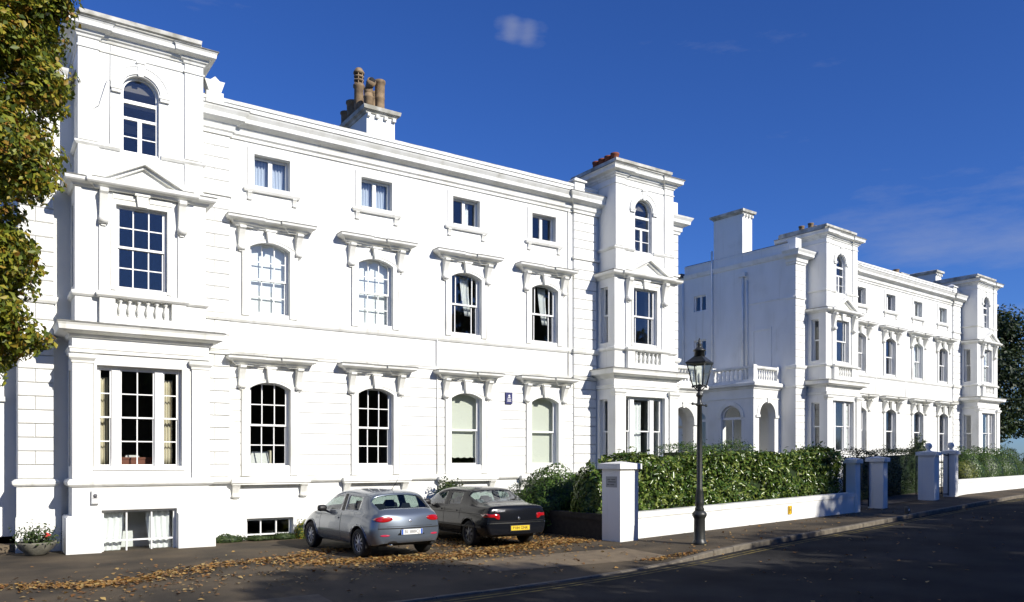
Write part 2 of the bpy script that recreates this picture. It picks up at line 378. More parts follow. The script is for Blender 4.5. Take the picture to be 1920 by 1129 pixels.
def outline(x0, x1, z0, z1, rise=0.0, n=10):
    """opening outline, anticlockwise; z1 is the springing, the arch rises above it"""
    pts = [(x0, z0), (x1, z0), (x1, z1)]
    if rise > 0:
        h = (x1 - x0) / 2; rad = (h * h + rise * rise) / (2 * rise); cz = z1 + rise - rad; c = (x0 + x1) / 2
        a0 = math.asin(min(1, h / rad))
        if rise > h * 0.99: a0 = math.pi / 2
        for i in range(1, n): 
            a = a0 - 2 * a0 * i / n
            pts.append((c + rad * math.sin(a), cz + rad * math.cos(a)))
    pts.append((x0, z1))
    return pts
def frame_ring(x0, x1, z0, z1, rise, pad, n=10):
    o = outline(x0 - pad, x1 + pad, z0, z1, rise + pad * (1 if rise > (x1 - x0) * 0.45 else 0.35) if rise else 0, n) if rise else outline(x0 - pad, x1 + pad, z0, z1 + pad)
    i = outline(x0, x1, z0, z1, rise, n)
    # open ring: up the outside right-to-left, back down the inside
    return o[1:] + [o[0]] + [i[0]] + list(reversed(i[1:]))

BASE = 0.0
def sash_window(root, c, y, z0, w, zs, rise, cols, up, low, key, lug=True, rotz=0):
    """box-frame sash window: window > sash (two), pane (each). cols/up/low are lists of fractions"""
    h = zs - z0; T = h + rise; k = ('sash', key)
    fr = 0.045
    def framemb():
        mb = MB()
        ring = frame_ring(-w / 2 + fr, w / 2 - fr, 0.0, h - (0 if rise else fr), max(0, rise - fr * 0.3) if rise else 0, fr)
        mb.wall(ring, [], 0.0, 0.10)
        mb.box(-w / 2, w / 2, -0.05, 0.11, -0.06, 0.0)
        return mb
    o = part('window', framemb, 'paintwork', root, (c, y, z0), (0, 0, rotz), key=k + ('f',))
    iw = w - 2 * fr; mid = h * 0.5 + rise * 0.3
    def sashmb(b0, b1, yy, rows):
        mb = MB(); s = 0.04; x0 = -iw / 2; x1 = iw / 2
        mb.box(x0, x0 + s, yy, yy + 0.04, b0, b1); mb.box(x1 - s, x1, yy, yy + 0.04, b0, b1)
        mb.box(x0 + s, x1 - s, yy + 0.001, yy + 0.039, b0, b0 + s * 1.3); mb.box(x0 + s, x1 - s, yy + 0.001, yy + 0.039, b1 - s, b1)
        for f in cols[1:-1]:
            x = x0 + iw * f; mb.box(x - 0.013, x + 0.013, yy + 0.004, yy + 0.036, b0 + s, b1 - s * 0.9)
        for f in rows[1:-1]:
            z = b0 + (b1 - b0) * f; mb.box(x0 + s, x1 - s, yy + 0.006, yy + 0.034, z - 0.013, z + 0.013)
        if lug and yy < 0.04:
            pass
        return mb
    top = T - 0.01
    part('sash', lambda: sashmb(0.0, mid + 0.02, 0.055, low), 'paintwork', o, key=k + ('l',))
    part('sash', lambda: sashmb(mid - 0.02, top, 0.012, up), 'paintwork', o, key=k + ('u',))
    for (b0, b1, yy, rows, nm) in ((0.03, mid, 0.075, low, 'l'), (mid, top, 0.032, up, 'u')):
        for i in range(len(cols) - 1):
            for j in range(len(rows) - 1):
                x0 = -iw / 2 + iw * cols[i]; x1 = -iw / 2 + iw * cols[i + 1]; za = b0 + (b1 - b0) * rows[j]; zb = b0 + (b1 - b0) * rows[j + 1]
                kk = ('pane', round(x1 - x0, 3), round(zb - za, 3))
                part('pane', lambda a=x1 - x0, b=zb - za: MB().box(-a / 2 + 0.002, a / 2 - 0.002, 0, 0.004, -b / 2 + 0.002, b / 2 - 0.002), 'window_glass', o, ((x0 + x1) / 2, yy, (za + zb) / 2), key=kk)
    return o
def casement(root, c, y, z0, w, h, key, cols=2, bar=0.05, rail=None):
    k = ('case', key)
    def f():
        mb = MB(); t = 0.06
        mb.box(-w / 2, -w / 2 + t, 0, 0.08, 0, h); mb.box(w / 2 - t, w / 2, 0, 0.08, 0, h); mb.box(-w / 2 + t, w / 2 - t, 0.001, 0.079, 0, t); mb.box(-w / 2 + t, w / 2 - t, 0.001, 0.079, h - t, h)
        for i in range(1, cols):
            x = -w / 2 + w * i / cols; mb.box(x - bar, x + bar, 0.002, 0.078, t, h - t)
        if rail: mb.box(-w / 2 + t, w / 2 - t, 0.004, 0.076, rail - 0.018, rail + 0.018)
        return mb
    o = part('window', f, 'paintwork', root, (c, y, z0), key=k)
    pw = w / cols
    for i in range(cols):
        part('pane', lambda: MB().box(-pw / 2 + bar * 0.9, pw / 2 - bar * 0.9, 0, 0.004, -h / 2 + 0.05, h / 2 - 0.05), 'window_glass', o, (-w / 2 + pw * (i + 0.5), 0.04, h / 2), key=k + ('p',))
    return o
def bracket_mb(w, h, d):                               # scrolled console, top at z=0, back at y=0
    mb = MB(); pr = [(0, 0), (-d, 0), (-d, -h * 0.10), (-d * 0.80, -h * 0.16), (-d * 0.62, -h * 0.35), (-d * 0.42, -h * 0.58), (-d * 0.36, -h * 0.74), (0, -h * 0.80)]
    mb.wall(pr, [], -w / 2, w / 2, fn=lambda a, dd, z: (dd, a, z))
    mb.lathe([(h * 0.11, -w * 0.55), (h * 0.11, w * 0.55)], (0, -d * 0.26, -h * 0.84), 10, ax='x')
    mb.lathe([(h * 0.045, -w * 0.62), (h * 0.045, w * 0.62)], (0, -d * 0.26, -h * 0.84), 8, ax='x')
    mb.box(-w * 0.3, w * 0.3, -d * 0.2, 0, -h, -h * 0.93)
    return mb
HOODP = [(0, 0), (0.05, 0), (0.07, 0.04), (0.13, 0.06), (0.16, 0.10), (0.26, 0.13), (0.30, 0.16), (0.31, 0.23), (0.25, 0.255), (0, 0.28)]
def flash(o, z): return [(-0.02, z + 0.062), (o * 0.8, z + 0.030), (o + 0.005, z + 0.006), (o + 0.005, z - 0.016), (o + 0.001, z - 0.016), (o + 0.001, z + 0.003), (o * 0.8, z + 0.026), (-0.02, z + 0.058)]
def hood(root, c, y, zb, key, bh):
    path = [(-0.86, 0.02), (-0.86, -0.05), (-0.52, -0.05), (-0.52, 0), (0.52, 0), (0.52, -0.05), (0.86, -0.05), (0.86, 0.02)]
    o = part('window_hood', lambda: MB().sweep(path, HOODP).box(-0.84, 0.84, 0.004, 0.02, -0.05, 0.02), 'trim', root, (c, y, zb), key=('hood',))
    part('lead_flashing', lambda: MB().sweep(path, flash(0.31, 0.231)), 'lead', o, key=('hoodlead',))
    for sx in (-0.76, 0.76):
        part('bracket', lambda: bracket_mb(0.16, bh, 0.25), 'trim', o, (sx, 0, 0.0), key=('hb', bh))
    return o
def keystone(root, c, y, z0, z1, wt=0.24, wb=0.16, d=0.10):
    k = ('key', round(z1 - z0, 3), wt)
    return part('keystone', lambda: MB().wall([(-wb / 2, 0), (wb / 2, 0), (wt / 2, z1 - z0), (-wt / 2, z1 - z0)], [], -d, 0.0).box(-wt * 0.6, wt * 0.6, -d - 0.02, -0.001, z1 - z0 - 0.05, z1 - z0 + 0.0), 'trim', root, (c, y, z0), key=k)
BALP = [(0.05, 0), (0.05, 0.04), (0.032, 0.05), (0.055, 0.12), (0.06, 0.16), (0.045, 0.22), (0.026, 0.29), (0.030, 0.31), (0.05, 0.33), (0.05, 0.37)]
def baluster(root, x, y, z, h=0.37):
    return part('baluster', lambda: MB().lathe([(r, t * h / 0.37) for r, t in BALP], n=10), 'trim', root, (x, y, z), key=('bal', h))
def chimney(root, x0, x1, y0, y1, z0, z1, pots, potmat, cap=True):
    o = part('chimney', MB().box(x0, x1, y0, y1, z0, z1), 'stucco', root)
    mb = MB()
    cap_z = z1
    path = [(x1, y1), (x0, y1), (x0, y0), (x1, y0), (x1, y1)]
    path = [((x0 + x1) / 2, y1), (x0, y1), (x0, y0), (x1, y0), (x1, y1), ((x0 + x1) / 2, y1)]
    path = [((x0 + x1) / 2 , y1)] + [(x0, y1), (x0, y0), (x1, y0), (x1, y1)] + [((x0 + x1) / 2 + 0.001, y1)]
    mb.sweep(path, [(-0.1, -0.12), (0.03, -0.12), (0.06, -0.06), (0.14, -0.03), (0.16, 0.08), (0.04, 0.12), (-0.1, 0.12)], cap_z)
    part('chimney_cap', mb, 'weathered', o)
    part('flaunching', MB().box(x0 + 0.02, x1 - 0.02, y0 + 0.02, y1 - 0.02, z1 - 0.05, z1 + 0.10), 'weathered', o)
    n = int((x1 - x0 + 0.2) / 0.24)
    for i in range(n): part('dentil', lambda: MB().box(-0.05, 0.05, -0.10, 0.0, -0.10, 0), 'trim', o, (x0 + 0.05 + (x1 - x0 - 0.1) * i / max(1, n - 1), y0 + 0.002, z1 - 0.13), key=('dentil',))
    for (px, py, ph, r, style) in pots:
        if style == 'tall':
            pr = [(r, 0), (r * 0.92, ph * 0.05), (r * 0.88, ph * 0.62), (r * 1.1, ph * 0.65), (r * 1.1, ph * 0.69), (r * 0.8, ph * 0.70), (r * 0.8, ph * 0.72)]
            p = part('chimney_pot', MB().lathe(pr, (0, 0, 0), 14), potmat, o, (px, py, z1 + 0.09))
            q = MB().lathe([(r * 0.62, ph * 0.70), (r * 0.62, ph * 0.95)], n=12)
            part('pot_cowl', q, 'soot', o, (px, py, z1 + 0.09))
            q = MB().lathe([(r * 1.05, ph * 0.90), (r * 1.05, ph * 0.93), (r * 0.6, ph * 1.0), (0.01, ph * 1.01)], n=12)
            for a in range(6): q.box(r * 0.8 * math.cos(a * 1.047) - 0.015, r * 0.8 * math.cos(a * 1.047) + 0.015, r * 0.8 * math.sin(a * 1.047) - 0.015, r * 0.8 * math.sin(a * 1.047) + 0.015, ph * 0.70, ph * 0.91)
            for zz in (0.76, 0.83): q.lathe([(r * 0.95, ph * zz), (r * 0.95, ph * (zz + 0.025))], n=12)
            part('pot_cap', q, potmat, o, (px, py, z1 + 0.09))
        elif style == 'bent':
            q = MB().lathe([(r, 0), (r, ph * 0.45), (r * 1.1, ph * 0.47), (r * 1.1, ph * 0.52), (r * 0.9, ph * 0.53), (r * 0.9, ph * 0.62)], n=14)
            q.tube([(0, 0, ph * 0.6), (0, 0.02, ph * 0.75), (0.01, -0.10, ph * 0.9), (0.02, -0.22, ph * 0.96)], r * 0.95, 12)
            part('chimney_pot', q, potmat, o, (px, py, z1 + 0.09))
            part('pot_mouth', MB().lathe([(r * 0.72, -0.006), (r * 0.72, 0.0)], (0.02, -0.225, ph * 0.96), 12, ax='y'), 'soot', o, (px, py, z1 + 0.09))
        else:
            pr = [(r, 0), (r * 0.93, ph * 0.1), (r * 0.93, ph * 0.45), (r * 1.02, ph * 0.47), (r * 0.95, ph * 0.50), (r * 0.98, ph * 0.9), (r * 1.12, ph * 0.92), (r * 1.12, ph), (r * 0.8, ph), (r * 0.8, ph - 0.12)]
            part('chimney_pot', MB().lathe(pr, n=14), potmat, o, (px, py, z1 + 0.09))
    return o

def build_tower(root, x0, style, house):
    """one projecting tower bay; stages narrow towards the top"""
    X = lambda a: x0 + a
    g, f1 = 0.12, 0.06                                   # how far the lower stages project
    # stage fronts
    gw = outline(X(0.37), X(2.19), 1.95, 4.25); bw = outline(X(0.47), X(2.08), -0.3, 0.95)
    fw = outline(X(0.77), X(1.87), 6.07, 7.97); tw = outline(X(0.90), X(1.70), 9.23, 10.66, 0.399, 16)
    holes = [gw] + ([bw] if house == 'A' else [])
    part('tower_wall', MB().wall([(X(-g), -0.4), (X(W + g), -0.4), (X(W + g), 5.0), (X(-g), 5.0)], holes, -0.10, 0.16), 'stucco', root)
    part('tower_wall', MB().wall([(X(-f1), 5.0), (X(W + f1), 5.0), (X(W + f1), 8.35), (X(-f1), 8.35)], [fw], -0.05, 0.20), 'stucco', root)
    part('tower_wall', MB().wall([(X(0), 8.35), (X(W), 8.35), (X(W), 12.0), (X(0), 12.0)], [tw], 0.0, 0.25), 'stucco', root)
    # side walls, with a slit window on the two lower stages
    for sgn, e in ((-1, 0), (1, W)):
        for (p, za, zb, ya, yb, h) in ((g, -0.4, 5.0, 0.16, DM + 0.01, (1.95, 4.15, 0.24, 0.66)), (f1, 5.0, 8.35, 0.20, DM + 0.01, (6.07, 7.97, 0.30, 0.68)), (0, 8.35, 12.0, 0.25, 2.3, None)):
            xo = X(e + sgn * p); xi = xo - sgn * 0.25
            fn = lambda a, d, z, xo=xo, xi=xi: (xo + (xi - xo) * d, a, z)
            holes = [outline(h[2], h[3], h[0], h[1])] if h else []
            part('tower_side', MB().wall([(ya, za), (yb, za), (yb, zb), (ya, zb)], holes, 0, 1, fn), 'stucco', root)
            if h:
                wd = h[3] - h[2]
                sash_window(root, xo - sgn * 0.13, (h[2] + h[3]) / 2, h[0], wd, h[1], 0, [0, 1], [0, 1], [0, 1], ('slit', wd, h[1] - h[0]), rotz=-R(90) if sgn < 0 else R(90))
    part('tower_back', MB().box(X(0), X(W), 2.3, 2.5, 10.6, 12.0), 'stucco', root)
    part('tower_roof', MB().box(X(0.02), X(W - 0.02), 0.04, 2.46, 11.98, 12.24), 'weathered', root)
    U = lambda o, f, y1=DM: [(X(-o), y1), (X(-o), -f), (X(W + o), -f), (X(W + o), y1)]
    # plinth and ground stage
    part('plinth', MB().sweep([(X(-g), DM), (X(-g), -0.10), (X(0.46), -0.10)], [(0, -0.4), (0.13, -0.4), (0.13, 0.80), (0.09, 0.84), (0, 0.84)]), 'stucco', root)
    part('plinth', MB().sweep([(X(2.09), -0.10), (X(W + g), -0.10), (X(W + g), DM)], [(0, -0.4), (0.13, -0.4), (0.13, 0.80), (0.09, 0.84), (0, 0.84)]), 'stucco', root)
    part('plinth_band', MB().sweep(U(g, 0.10), [(0, 1.48), (0.05, 1.50), (0.09, 1.54), (0.10, 1.60), (0.06, 1.66), (0, 1.68)]), 'trim', root)
    for a, b in ((-g, 0.28), (W - 0.28, W + g)):
        p = part('pilaster', MB().box(X(a), X(b), -0.16, -0.098, 1.67, 4.28), 'stucco', root)
        part('capital', MB().sweep([(X(a), -0.0), (X(a), -0.16), (X(b), -0.16), (X(b), 0.0)], [(0, 4.26), (0.02, 4.28), (0.02, 4.32), (0.07, 4.38), (0.08, 4.46), (0, 4.48)]), 'trim', p)
    part('architrave', MB().sweep(U(g, 0.10), [(0, 4.50), (0.05, 4.51), (0.05, 4.58), (0.07, 4.60), (0.07, 4.63), (0, 4.64)]), 'trim', root)
    part('tower_cornice', MB().sweep(U(g, 0.10), [(0, 4.84), (0.05, 4.86), (0.09, 4.92), (0.24, 4.96), (0.28, 4.98), (0.29, 5.08), (0.32, 5.14), (0.26, 5.16), (0, 5.22)]), 'trim', root)
    part('lead_flashing', MB().sweep(U(g, 0.10), flash(0.32, 5.15)), 'lead', root)
    # three-light ground floor window
    o = part('window', MB().box(X(0.69), X(0.87), 0.02, 0.12, 1.95, 4.25).box(X(1.61), X(1.79), 0.02, 0.12, 1.95, 4.25)
             .box(X(0.37), X(0.43), 0.04, 0.14, 1.95, 4.25).box(X(2.13), X(2.19), 0.04, 0.14, 1.95, 4.25).box(X(0.43), X(2.13), 0.041, 0.139, 4.19, 4.25).box(X(0.30), X(2.26), -0.13, 0.14, 1.86, 1.955), 'paintwork', root)
    for (a, b, nc) in ((0.43, 0.69, 1), (0.87, 1.61, 2 if style == 'bars' else 1), (1.79, 2.13, 1)):
        nr = 2 if style == 'bars' else 1
        for (zb_, zt_, yy) in ((1.955, 3.10, 0.09), (3.06, 4.19, 0.06)):
            mb = MB(); s = 0.035
            mb.box(X(a), X(a + s), yy, yy + 0.03, zb_, zt_).box(X(b - s), X(b), yy, yy + 0.03, zb_, zt_)
            mb.box(X(a + s), X(b - s), yy + 0.001, yy + 0.029, zb_, zb_ + s).box(X(a + s), X(b - s), yy + 0.001, yy + 0.029, zt_ - s, zt_)
            for i in range(1, nc): x = X(a + (b - a) * i / nc); mb.box(x - 0.013, x + 0.013, yy + 0.003, yy + 0.027, zb_ + s, zt_ - s)
            for i in range(1, nr): z = zb_ + (zt_ - zb_) * i / nr; mb.box(X(a + s), X(b - s), yy + 0.004, yy + 0.026, z - 0.013, z + 0.013)
            part('sash', mb, 'paintwork', o)
            for i in range(nc):
                for j in range(nr):
                    pw = (b - a) / nc; ph = (zt_ - zb_) / nr
                    part('pane', lambda: MB().box(-pw / 2 + 0.003, pw / 2 - 0.003, 0, 0.004, -ph / 2 + 0.003, ph / 2 - 0.003), 'window_glass', o, (X(a + pw * (i + 0.5)), yy + 0.012, zb_ + ph * (j + 0.5)), key=('tp', round(pw, 3), round(ph, 3)))
    part('architrave', MB().wall(frame_ring(X(0.37), X(2.19), 1.95, 4.25, 0, 0.06), [], -0.135, -0.099), 'trim', root)
    if house == 'A':
        casement(root, X(1.275), 0.03, -0.28, 1.61, 1.23, 'tbase', 3, 0.016, 0.52)
    # pedestal with balusters under the first floor window
    part('tower_panel', MB().wall([(X(0.42), 5.18), (X(2.27), 5.18), (X(2.27), 5.80), (X(0.42), 5.80)], [outline(X(0.74), X(1.95), 5.38, 5.78)], -0.19, -0.049), 'stucco', root)
    for i in range(6): baluster(root, X(0.86 + i * 0.194), -0.11, 5.385, 0.395)
    part('sill_band', MB().sweep([(X(-f1), DM), (X(-f1), -0.05), (X(0.42), -0.05), (X(0.42), -0.19), (X(2.27), -0.19), (X(2.27), -0.05), (X(W + f1), -0.05), (X(W + f1), DM)], [(-0.1, 5.785), (0.03, 5.79), (0.07, 5.83), (0.08, 5.89), (0.02, 5.92), (-0.1, 5.93)]), 'trim', root)
    # first floor stage: strips, brackets, entablature and pediment
    if style == 'bars': cols, rows = [0, 1 / 3, 2 / 3, 1], [0, 0.5, 1]
    else: cols, rows = [0, 0.2, 0.8, 1], [0, 1]
    sash_window(root, X(1.32), 0.05, 6.07, 1.10, 7.97, 0, cols, rows, rows, ('tf', style))
    for a in (0.42, 2.10): part('pilaster', MB().box(X(a), X(a + 0.17), -0.10, -0.049, 5.94, 8.2), 'stucco', root)
    part('architrave', MB().wall(frame_ring(X(0.77), X(1.87), 6.0, 7.97, 0, 0.10), [], -0.085, -0.049), 'trim', root)
    for a in (0.505, 2.185): part('bracket', lambda: bracket_mb(0.17, 0.82, 0.2), 'trim', root, (X(a), -0.099, 8.24), key=('tb',))
    part('frieze_panel', MB().box(X(0.70), X(1.17), -0.075, -0.049, 8.10, 8.20), 'trim', root)
    part('frieze_panel', MB().box(X(1.48), X(1.98), -0.075, -0.049, 8.10, 8.20), 'trim', root)
    keystone(root, X(1.32), -0.049, 7.96, 8.26, 0.27, 0.2, 0.11)
    part('tower_cornice', MB().sweep([(X(-f1), DM), (X(-f1), -0.05), (X(0.36), -0.05), (X(0.36), -0.12), (X(2.33), -0.12), (X(2.33), -0.05), (X(W + f1), -0.05), (X(W + f1), DM)],
         [(-0.05, 8.24), (0.04, 8.25), (0.08, 8.30), (0.18, 8.33), (0.21, 8.36), (0.22, 8.43), (0.16, 8.46), (-0.05, 8.50)]), 'trim', root)
    for pth in ([(X(-f1), DM), (X(-f1), -0.05), (X(0.24), -0.05)], [(X(2.45), -0.05), (X(W + f1), -0.05), (X(W + f1), DM)]): part('lead_flashing', MB().sweep(pth, flash(0.22, 8.438)), 'lead', root)
    cx = 1.345; hw = 1.10; ap = 9.04; zb = 8.47
    mb = MB()
    for sg in (-1, 1):                                    # raking cornices
        A = (cx + sg * hw, zb); B = (cx, ap)
        q = [A, (cx + sg * hw * 1.02, zb + 0.05), (cx, ap + 0.06), B, (cx, ap - 0.13), (cx + sg * hw * 0.78, zb)]
        q = [(cx + sg * hw, zb), (cx, ap), (cx, ap - 0.13), (cx + sg * hw * 0.76, zb)]
        mb.wall([(X(a), b) for a, b in q], [], -0.32, 0.02)
        q = [(cx + sg * hw * 0.80, zb), (cx, ap - 0.109), (cx, ap - 0.20), (cx + sg * hw * 0.62, zb)]
        mb.wall([(X(a), b) for a, b in q], [], -0.22, 0.02)
    mb.wall([(X(cx - hw * 0.75), zb - 0.02), (X(cx + hw * 0.75), zb - 0.02), (X(cx), ap - 0.14)], [], -0.13, 0.021)
    part('pediment', mb, 'trim', root)
    # top stage
    part('string_band', MB().sweep([(X(0), 2.3), (X(0), 0), (X(0.86), 0)], [(-0.05, 9.20), (0.03, 9.21), (0.07, 9.26), (0.07, 9.30), (-0.05, 9.33)])
         .sweep([(X(1.74), 0), (X(W), 0), (X(W), 2.3)], [(-0.05, 9.20), (0.03, 9.21), (0.07, 9.26), (0.07, 9.30), (-0.05, 9.33)]), 'trim', root)
    for a, b in ((0.0, 0.42), (W - 0.42, W)): part('pilaster', MB().box(X(a), X(b), -0.045, 0.001, 9.33, 11.66).box(X(a), X(b), -0.045, 0.001, 8.5, 9.2), 'stucco', root)
    part('architrave', MB().sweep([(X(0), 2.3), (X(0), -0.045), (X(0.42), -0.045), (X(0.42), 0), (X(W - 0.42), 0), (X(W - 0.42), -0.045), (X(W), -0.045), (X(W), 2.3)], [(-0.05, 11.40), (0.025, 11.405), (0.03, 11.44), (-0.05, 11.445)]), 'trim', root)
    top = [(X(0), 2.5), (X(0), -0.045), (X(0.42), -0.045), (X(0.42), 0), (X(W - 0.42), 0), (X(W - 0.42), -0.045), (X(W), -0.045), (X(W), 2.5)]
    part('tower_cornice', MB().sweep(top, [(-0.05, 11.62), (0.03, 11.63), (0.05, 11.68), (0.09, 11.70), (0.12, 11.76), (0.22, 11.79), (0.25, 11.81), (0.26, 11.90), (0.30, 11.96), (0.24, 11.99), (-0.05, 12.02)]), 'trim', root)
    part('lead_flashing', MB().sweep(top, flash(0.30, 11.965)), 'lead', root)
    part('blocking_course', MB().sweep([(X(0.08), 2.4), (X(0.08), 0.02), (X(W - 0.08), 0.02), (X(W - 0.08), 2.4)], [(-0.1, 11.99), (0.0, 11.99), (0.0, 12.16), (0.05, 12.18), (0.06, 12.27), (-0.1, 12.29)]), 'weathered', root)
    # arched top window with archivolt, imposts and keystone
    x0w, x1w = X(0.90), X(1.70)
    o = part('window', MB().wall(frame_ring(x0w + 0.05, x1w - 0.05, 9.23, 10.66, 0.349, 0.05, 16), [], 0.12, 0.2)
             .box(x0w + 0.05, x1w - 0.05, 0.12, 0.19, 10.42, 10.50).box(x0w + 0.05, x1w - 0.05, 0.118, 0.19, 10.04, 10.10).box(X(1.30) - 0.045, X(1.30) + 0.045, 0.122, 0.188, 9.28, 10.04)
             .box(x0w + 0.05, X(1.30) - 0.045, 0.13, 0.17, 9.63, 9.65).box(X(1.30) + 0.045, x1w - 0.05, 0.13, 0.17, 9.63, 9.65).box(x0w - 0.03, x1w + 0.03, 0.05, 0.2, 9.18, 9.28), 'paintwork', root)
    part('pane', MB().wall(outline(x0w + 0.05, x1w - 0.05, 10.50, 10.66, 0.349, 16), [], 0.15, 0.154), 'window_glass', o)
    part('pane', MB().box(x0w + 0.05, x1w - 0.05, 0.15, 0.154, 10.10, 10.42), 'window_glass', o)
    for a, b in ((x0w + 0.05, X(1.30) - 0.045), (X(1.30) + 0.045, x1w - 0.05)):
        for c, d in ((9.28, 9.63), (9.65, 10.04)): part('pane', MB().box(a, b, 0.15, 0.154, c, d), 'window_glass', o)
    ring = lambda r0, r1: [(X(1.30) + r1 * math.cos(t * math.pi / 16), 10.66 + r1 * math.sin(t * math.pi / 16)) for t in range(17)] + [(X(1.30) + r0 * math.cos(t * math.pi / 16), 10.66 + r0 * math.sin(t * math.pi / 16)) for t in range(16, -1, -1)]
    part('archivolt', MB().wall(ring(0.43, 0.60), [], -0.035, 0.002).wall(ring(0.60, 0.64), [], -0.05, 0.003), 'trim', root)
    for a in (X(0.90) - 0.22, X(1.70) + 0.02): part('impost', MB().box(a, a + 0.20, -0.06, 0.003, 10.56, 10.66).box(a - 0.015, a + 0.215, -0.075, 0.002, 10.63, 10.662), 'trim', root)
    keystone(root, X(1.30), 0.001, 11.03, 11.38, 0.16, 0.11, 0.06)

def quoins(root, x0, x1, ypl, zlo, zhi, side=None):
    """a strip of dressed stones, one object each; every second course is in two pieces"""
    h = 0.318; n = int(round((zhi - zlo) / h)); h = (zhi - zlo) / n
    for i in range(n):
        z = zlo + i * h
        cuts = [x0, x1] if i % 2 == 0 else [x0, x0 + (x1 - x0) * 0.48, x1]
        for a, b in zip(cuts[:-1], cuts[1:]):
            w = b - a; j = 0.02
            part('quoin_stone', lambda w=w, h=h: MB().bev(0.004, w - 0.004, 0, 0.10, 0.007, h - 0.007, 0.018), 'stucco', root, (a, ypl, z), key=('q', round(w, 3), round(h, 4)))

def build_house(name, label, loc, rz, house, doc):
    root = thing(name, label, 'house', loc, rz)
    y = DM; XM0, XM1 = XE0, XE1
    # main front wall with its openings
    holes = []
    for i, c in enumerate(CX):
        holes.append(outline(c - 0.545, c + 0.545, 1.95, 3.98, 0.17)); holes.append(outline(c - 0.535, c + 0.535, 5.98, 7.69, 0.16))
        if house == 'A': holes.append(outline(c - 0.62, c + 0.62, -0.3, 0.55))
    for c in CX2: holes.append(outline(c - 0.48, c + 0.48, 9.31, 10.14))
    for t0 in (0.0, S):                                   # the tower rooms open into the house
        for za, zb_ in ((1.62, 5.04), (5.28, 8.74), (8.98, 10.74)): holes.append(outline(t0 + 0.26, t0 + W - 0.26, za, zb_))
    part('wall', MB().wall([(XM0, -0.4), (XM1, -0.4), (XM1, 11.05), (XM0, 11.05)], holes, y, y + 0.28), 'stucco', root)
    # side and back walls, floors, roof
    for sg, xe in ((-1, XE0), (1, XE1)):
        xi = xe - sg * 0.3
        fn = lambda a, d, z, xe=xe, xi=xi: (xe + (xi - xe) * d, a, z)
        wins = [outline(5.85, 6.62, 9.05, 9.85), outline(5.85, 6.62, 6.75, 7.6)]
        part('side_wall', MB().wall([(y + 0.28, -0.4), (DEPTH, -0.4), (DEPTH, 11.05), (y + 0.28, 11.05)], wins, 0, 1, fn), 'stucco', root)
        for z0, hh in ((9.05, 0.80), (6.75, 0.85)):
            o = casement(root, xe - sg * 0.10, 6.235, z0, 0.77, hh, ('side', hh)); o.rotation_euler = (0, 0, -R(90) if sg < 0 else R(90))
        P = (lambda a, b: [(xe, b), (xe, a)]) if sg < 0 else (lambda a, b: [(xe, a), (xe, b)])
        part('side_cornice', MB().sweep(P(y, 7.2), [(-0.05, 10.78), (0.05, 10.80), (0.10, 10.92), (0.12, 11.0), (-0.05, 11.03)]), 'trim', root)
        part('side_string', MB().sweep(P(y, 3.4), [(-0.05, 8.92), (0.03, 8.93), (0.03, 8.99), (-0.05, 9.0)]), 'trim', root)
        part('parapet', MB().sweep(P(y + 0.3, 7.2), [(-0.3, 11.0), (0.01, 11.0), (0.01, 11.36), (0.03, 11.37), (0.03, 11.44), (-0.3, 11.45)]), 'stucco', root)
        part('parapet_capping', MB().sweep(P(y + 0.35, 7.15), [(-0.29, 11.451), (0.02, 11.445), (0.02, 11.475), (-0.29, 11.48)]), 'slate', root)
        xs_ = xe + sg * 0.012
        part('blind_panel', MB().wall([(2.05, 5.4), (3.1, 5.4), (3.1, 7.72), (2.05, 7.72)], [outline(2.13, 3.02, 5.48, 7.62)], 0, 1, lambda a, d, z, xe=xe, sg=sg: (xe + sg * (0.03 - 0.029 * d), a, z)), 'stucco', root)
        for (py, zt, zb_, r) in ((5.42, 11.9, 5.0, 0.05), (3.6, 10.35, 5.0, 0.055), (3.35, 10.1, 5.0, 0.03), (7.25, 10.6, 5.0, 0.05)):
            part('drainpipe', MB().tube([(xe + sg * 0.08, py, zt), (xe + sg * 0.08, py, zb_)], r, 10), 'trim', root)
        part('rainwater_head', MB().box(min(xe + sg * 0.02, xe + sg * 0.2), max(xe + sg * 0.02, xe + sg * 0.2), 3.40, 3.76, 10.3, 10.5), 'trim', root)
    part('back_wall', MB().box(XE0, XE1, DEPTH, DEPTH + 0.3, -0.4, 11.05), 'stucco', root)
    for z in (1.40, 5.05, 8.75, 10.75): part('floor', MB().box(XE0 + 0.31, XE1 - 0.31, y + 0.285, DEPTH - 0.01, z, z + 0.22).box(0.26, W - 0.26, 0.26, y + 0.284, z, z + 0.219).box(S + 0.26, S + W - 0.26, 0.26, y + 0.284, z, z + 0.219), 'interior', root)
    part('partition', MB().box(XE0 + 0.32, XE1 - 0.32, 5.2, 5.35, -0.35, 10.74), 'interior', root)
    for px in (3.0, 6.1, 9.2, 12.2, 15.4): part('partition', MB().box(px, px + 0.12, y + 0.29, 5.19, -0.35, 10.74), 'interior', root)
    rz0 = 11.05
    a, b, c_, d = XE0 + 0.35, XE1 - 0.35, y + 0.6, DEPTH - 0.1
    part('roof', MB().add([(a, c_, rz0), (b, c_, rz0), (b, d, rz0), (a, d, rz0), (a + 4, (c_ + d) / 2, 12.35), (b - 4, (c_ + d) / 2, 12.35)], [(0, 1, 5, 4), (1, 2, 5), (2, 3, 4, 5), (3, 0, 4), (3, 2, 1, 0)]), 'slate', root)
    part('eaves', MB().box(XE0 - 0.2, XE0 + 0.4, 7.25, DEPTH + 0.2, 10.95, 11.12).box(XE1 - 0.4, XE1 + 0.2, 7.25, DEPTH + 0.2, 10.95, 11.12), 'slate', root)
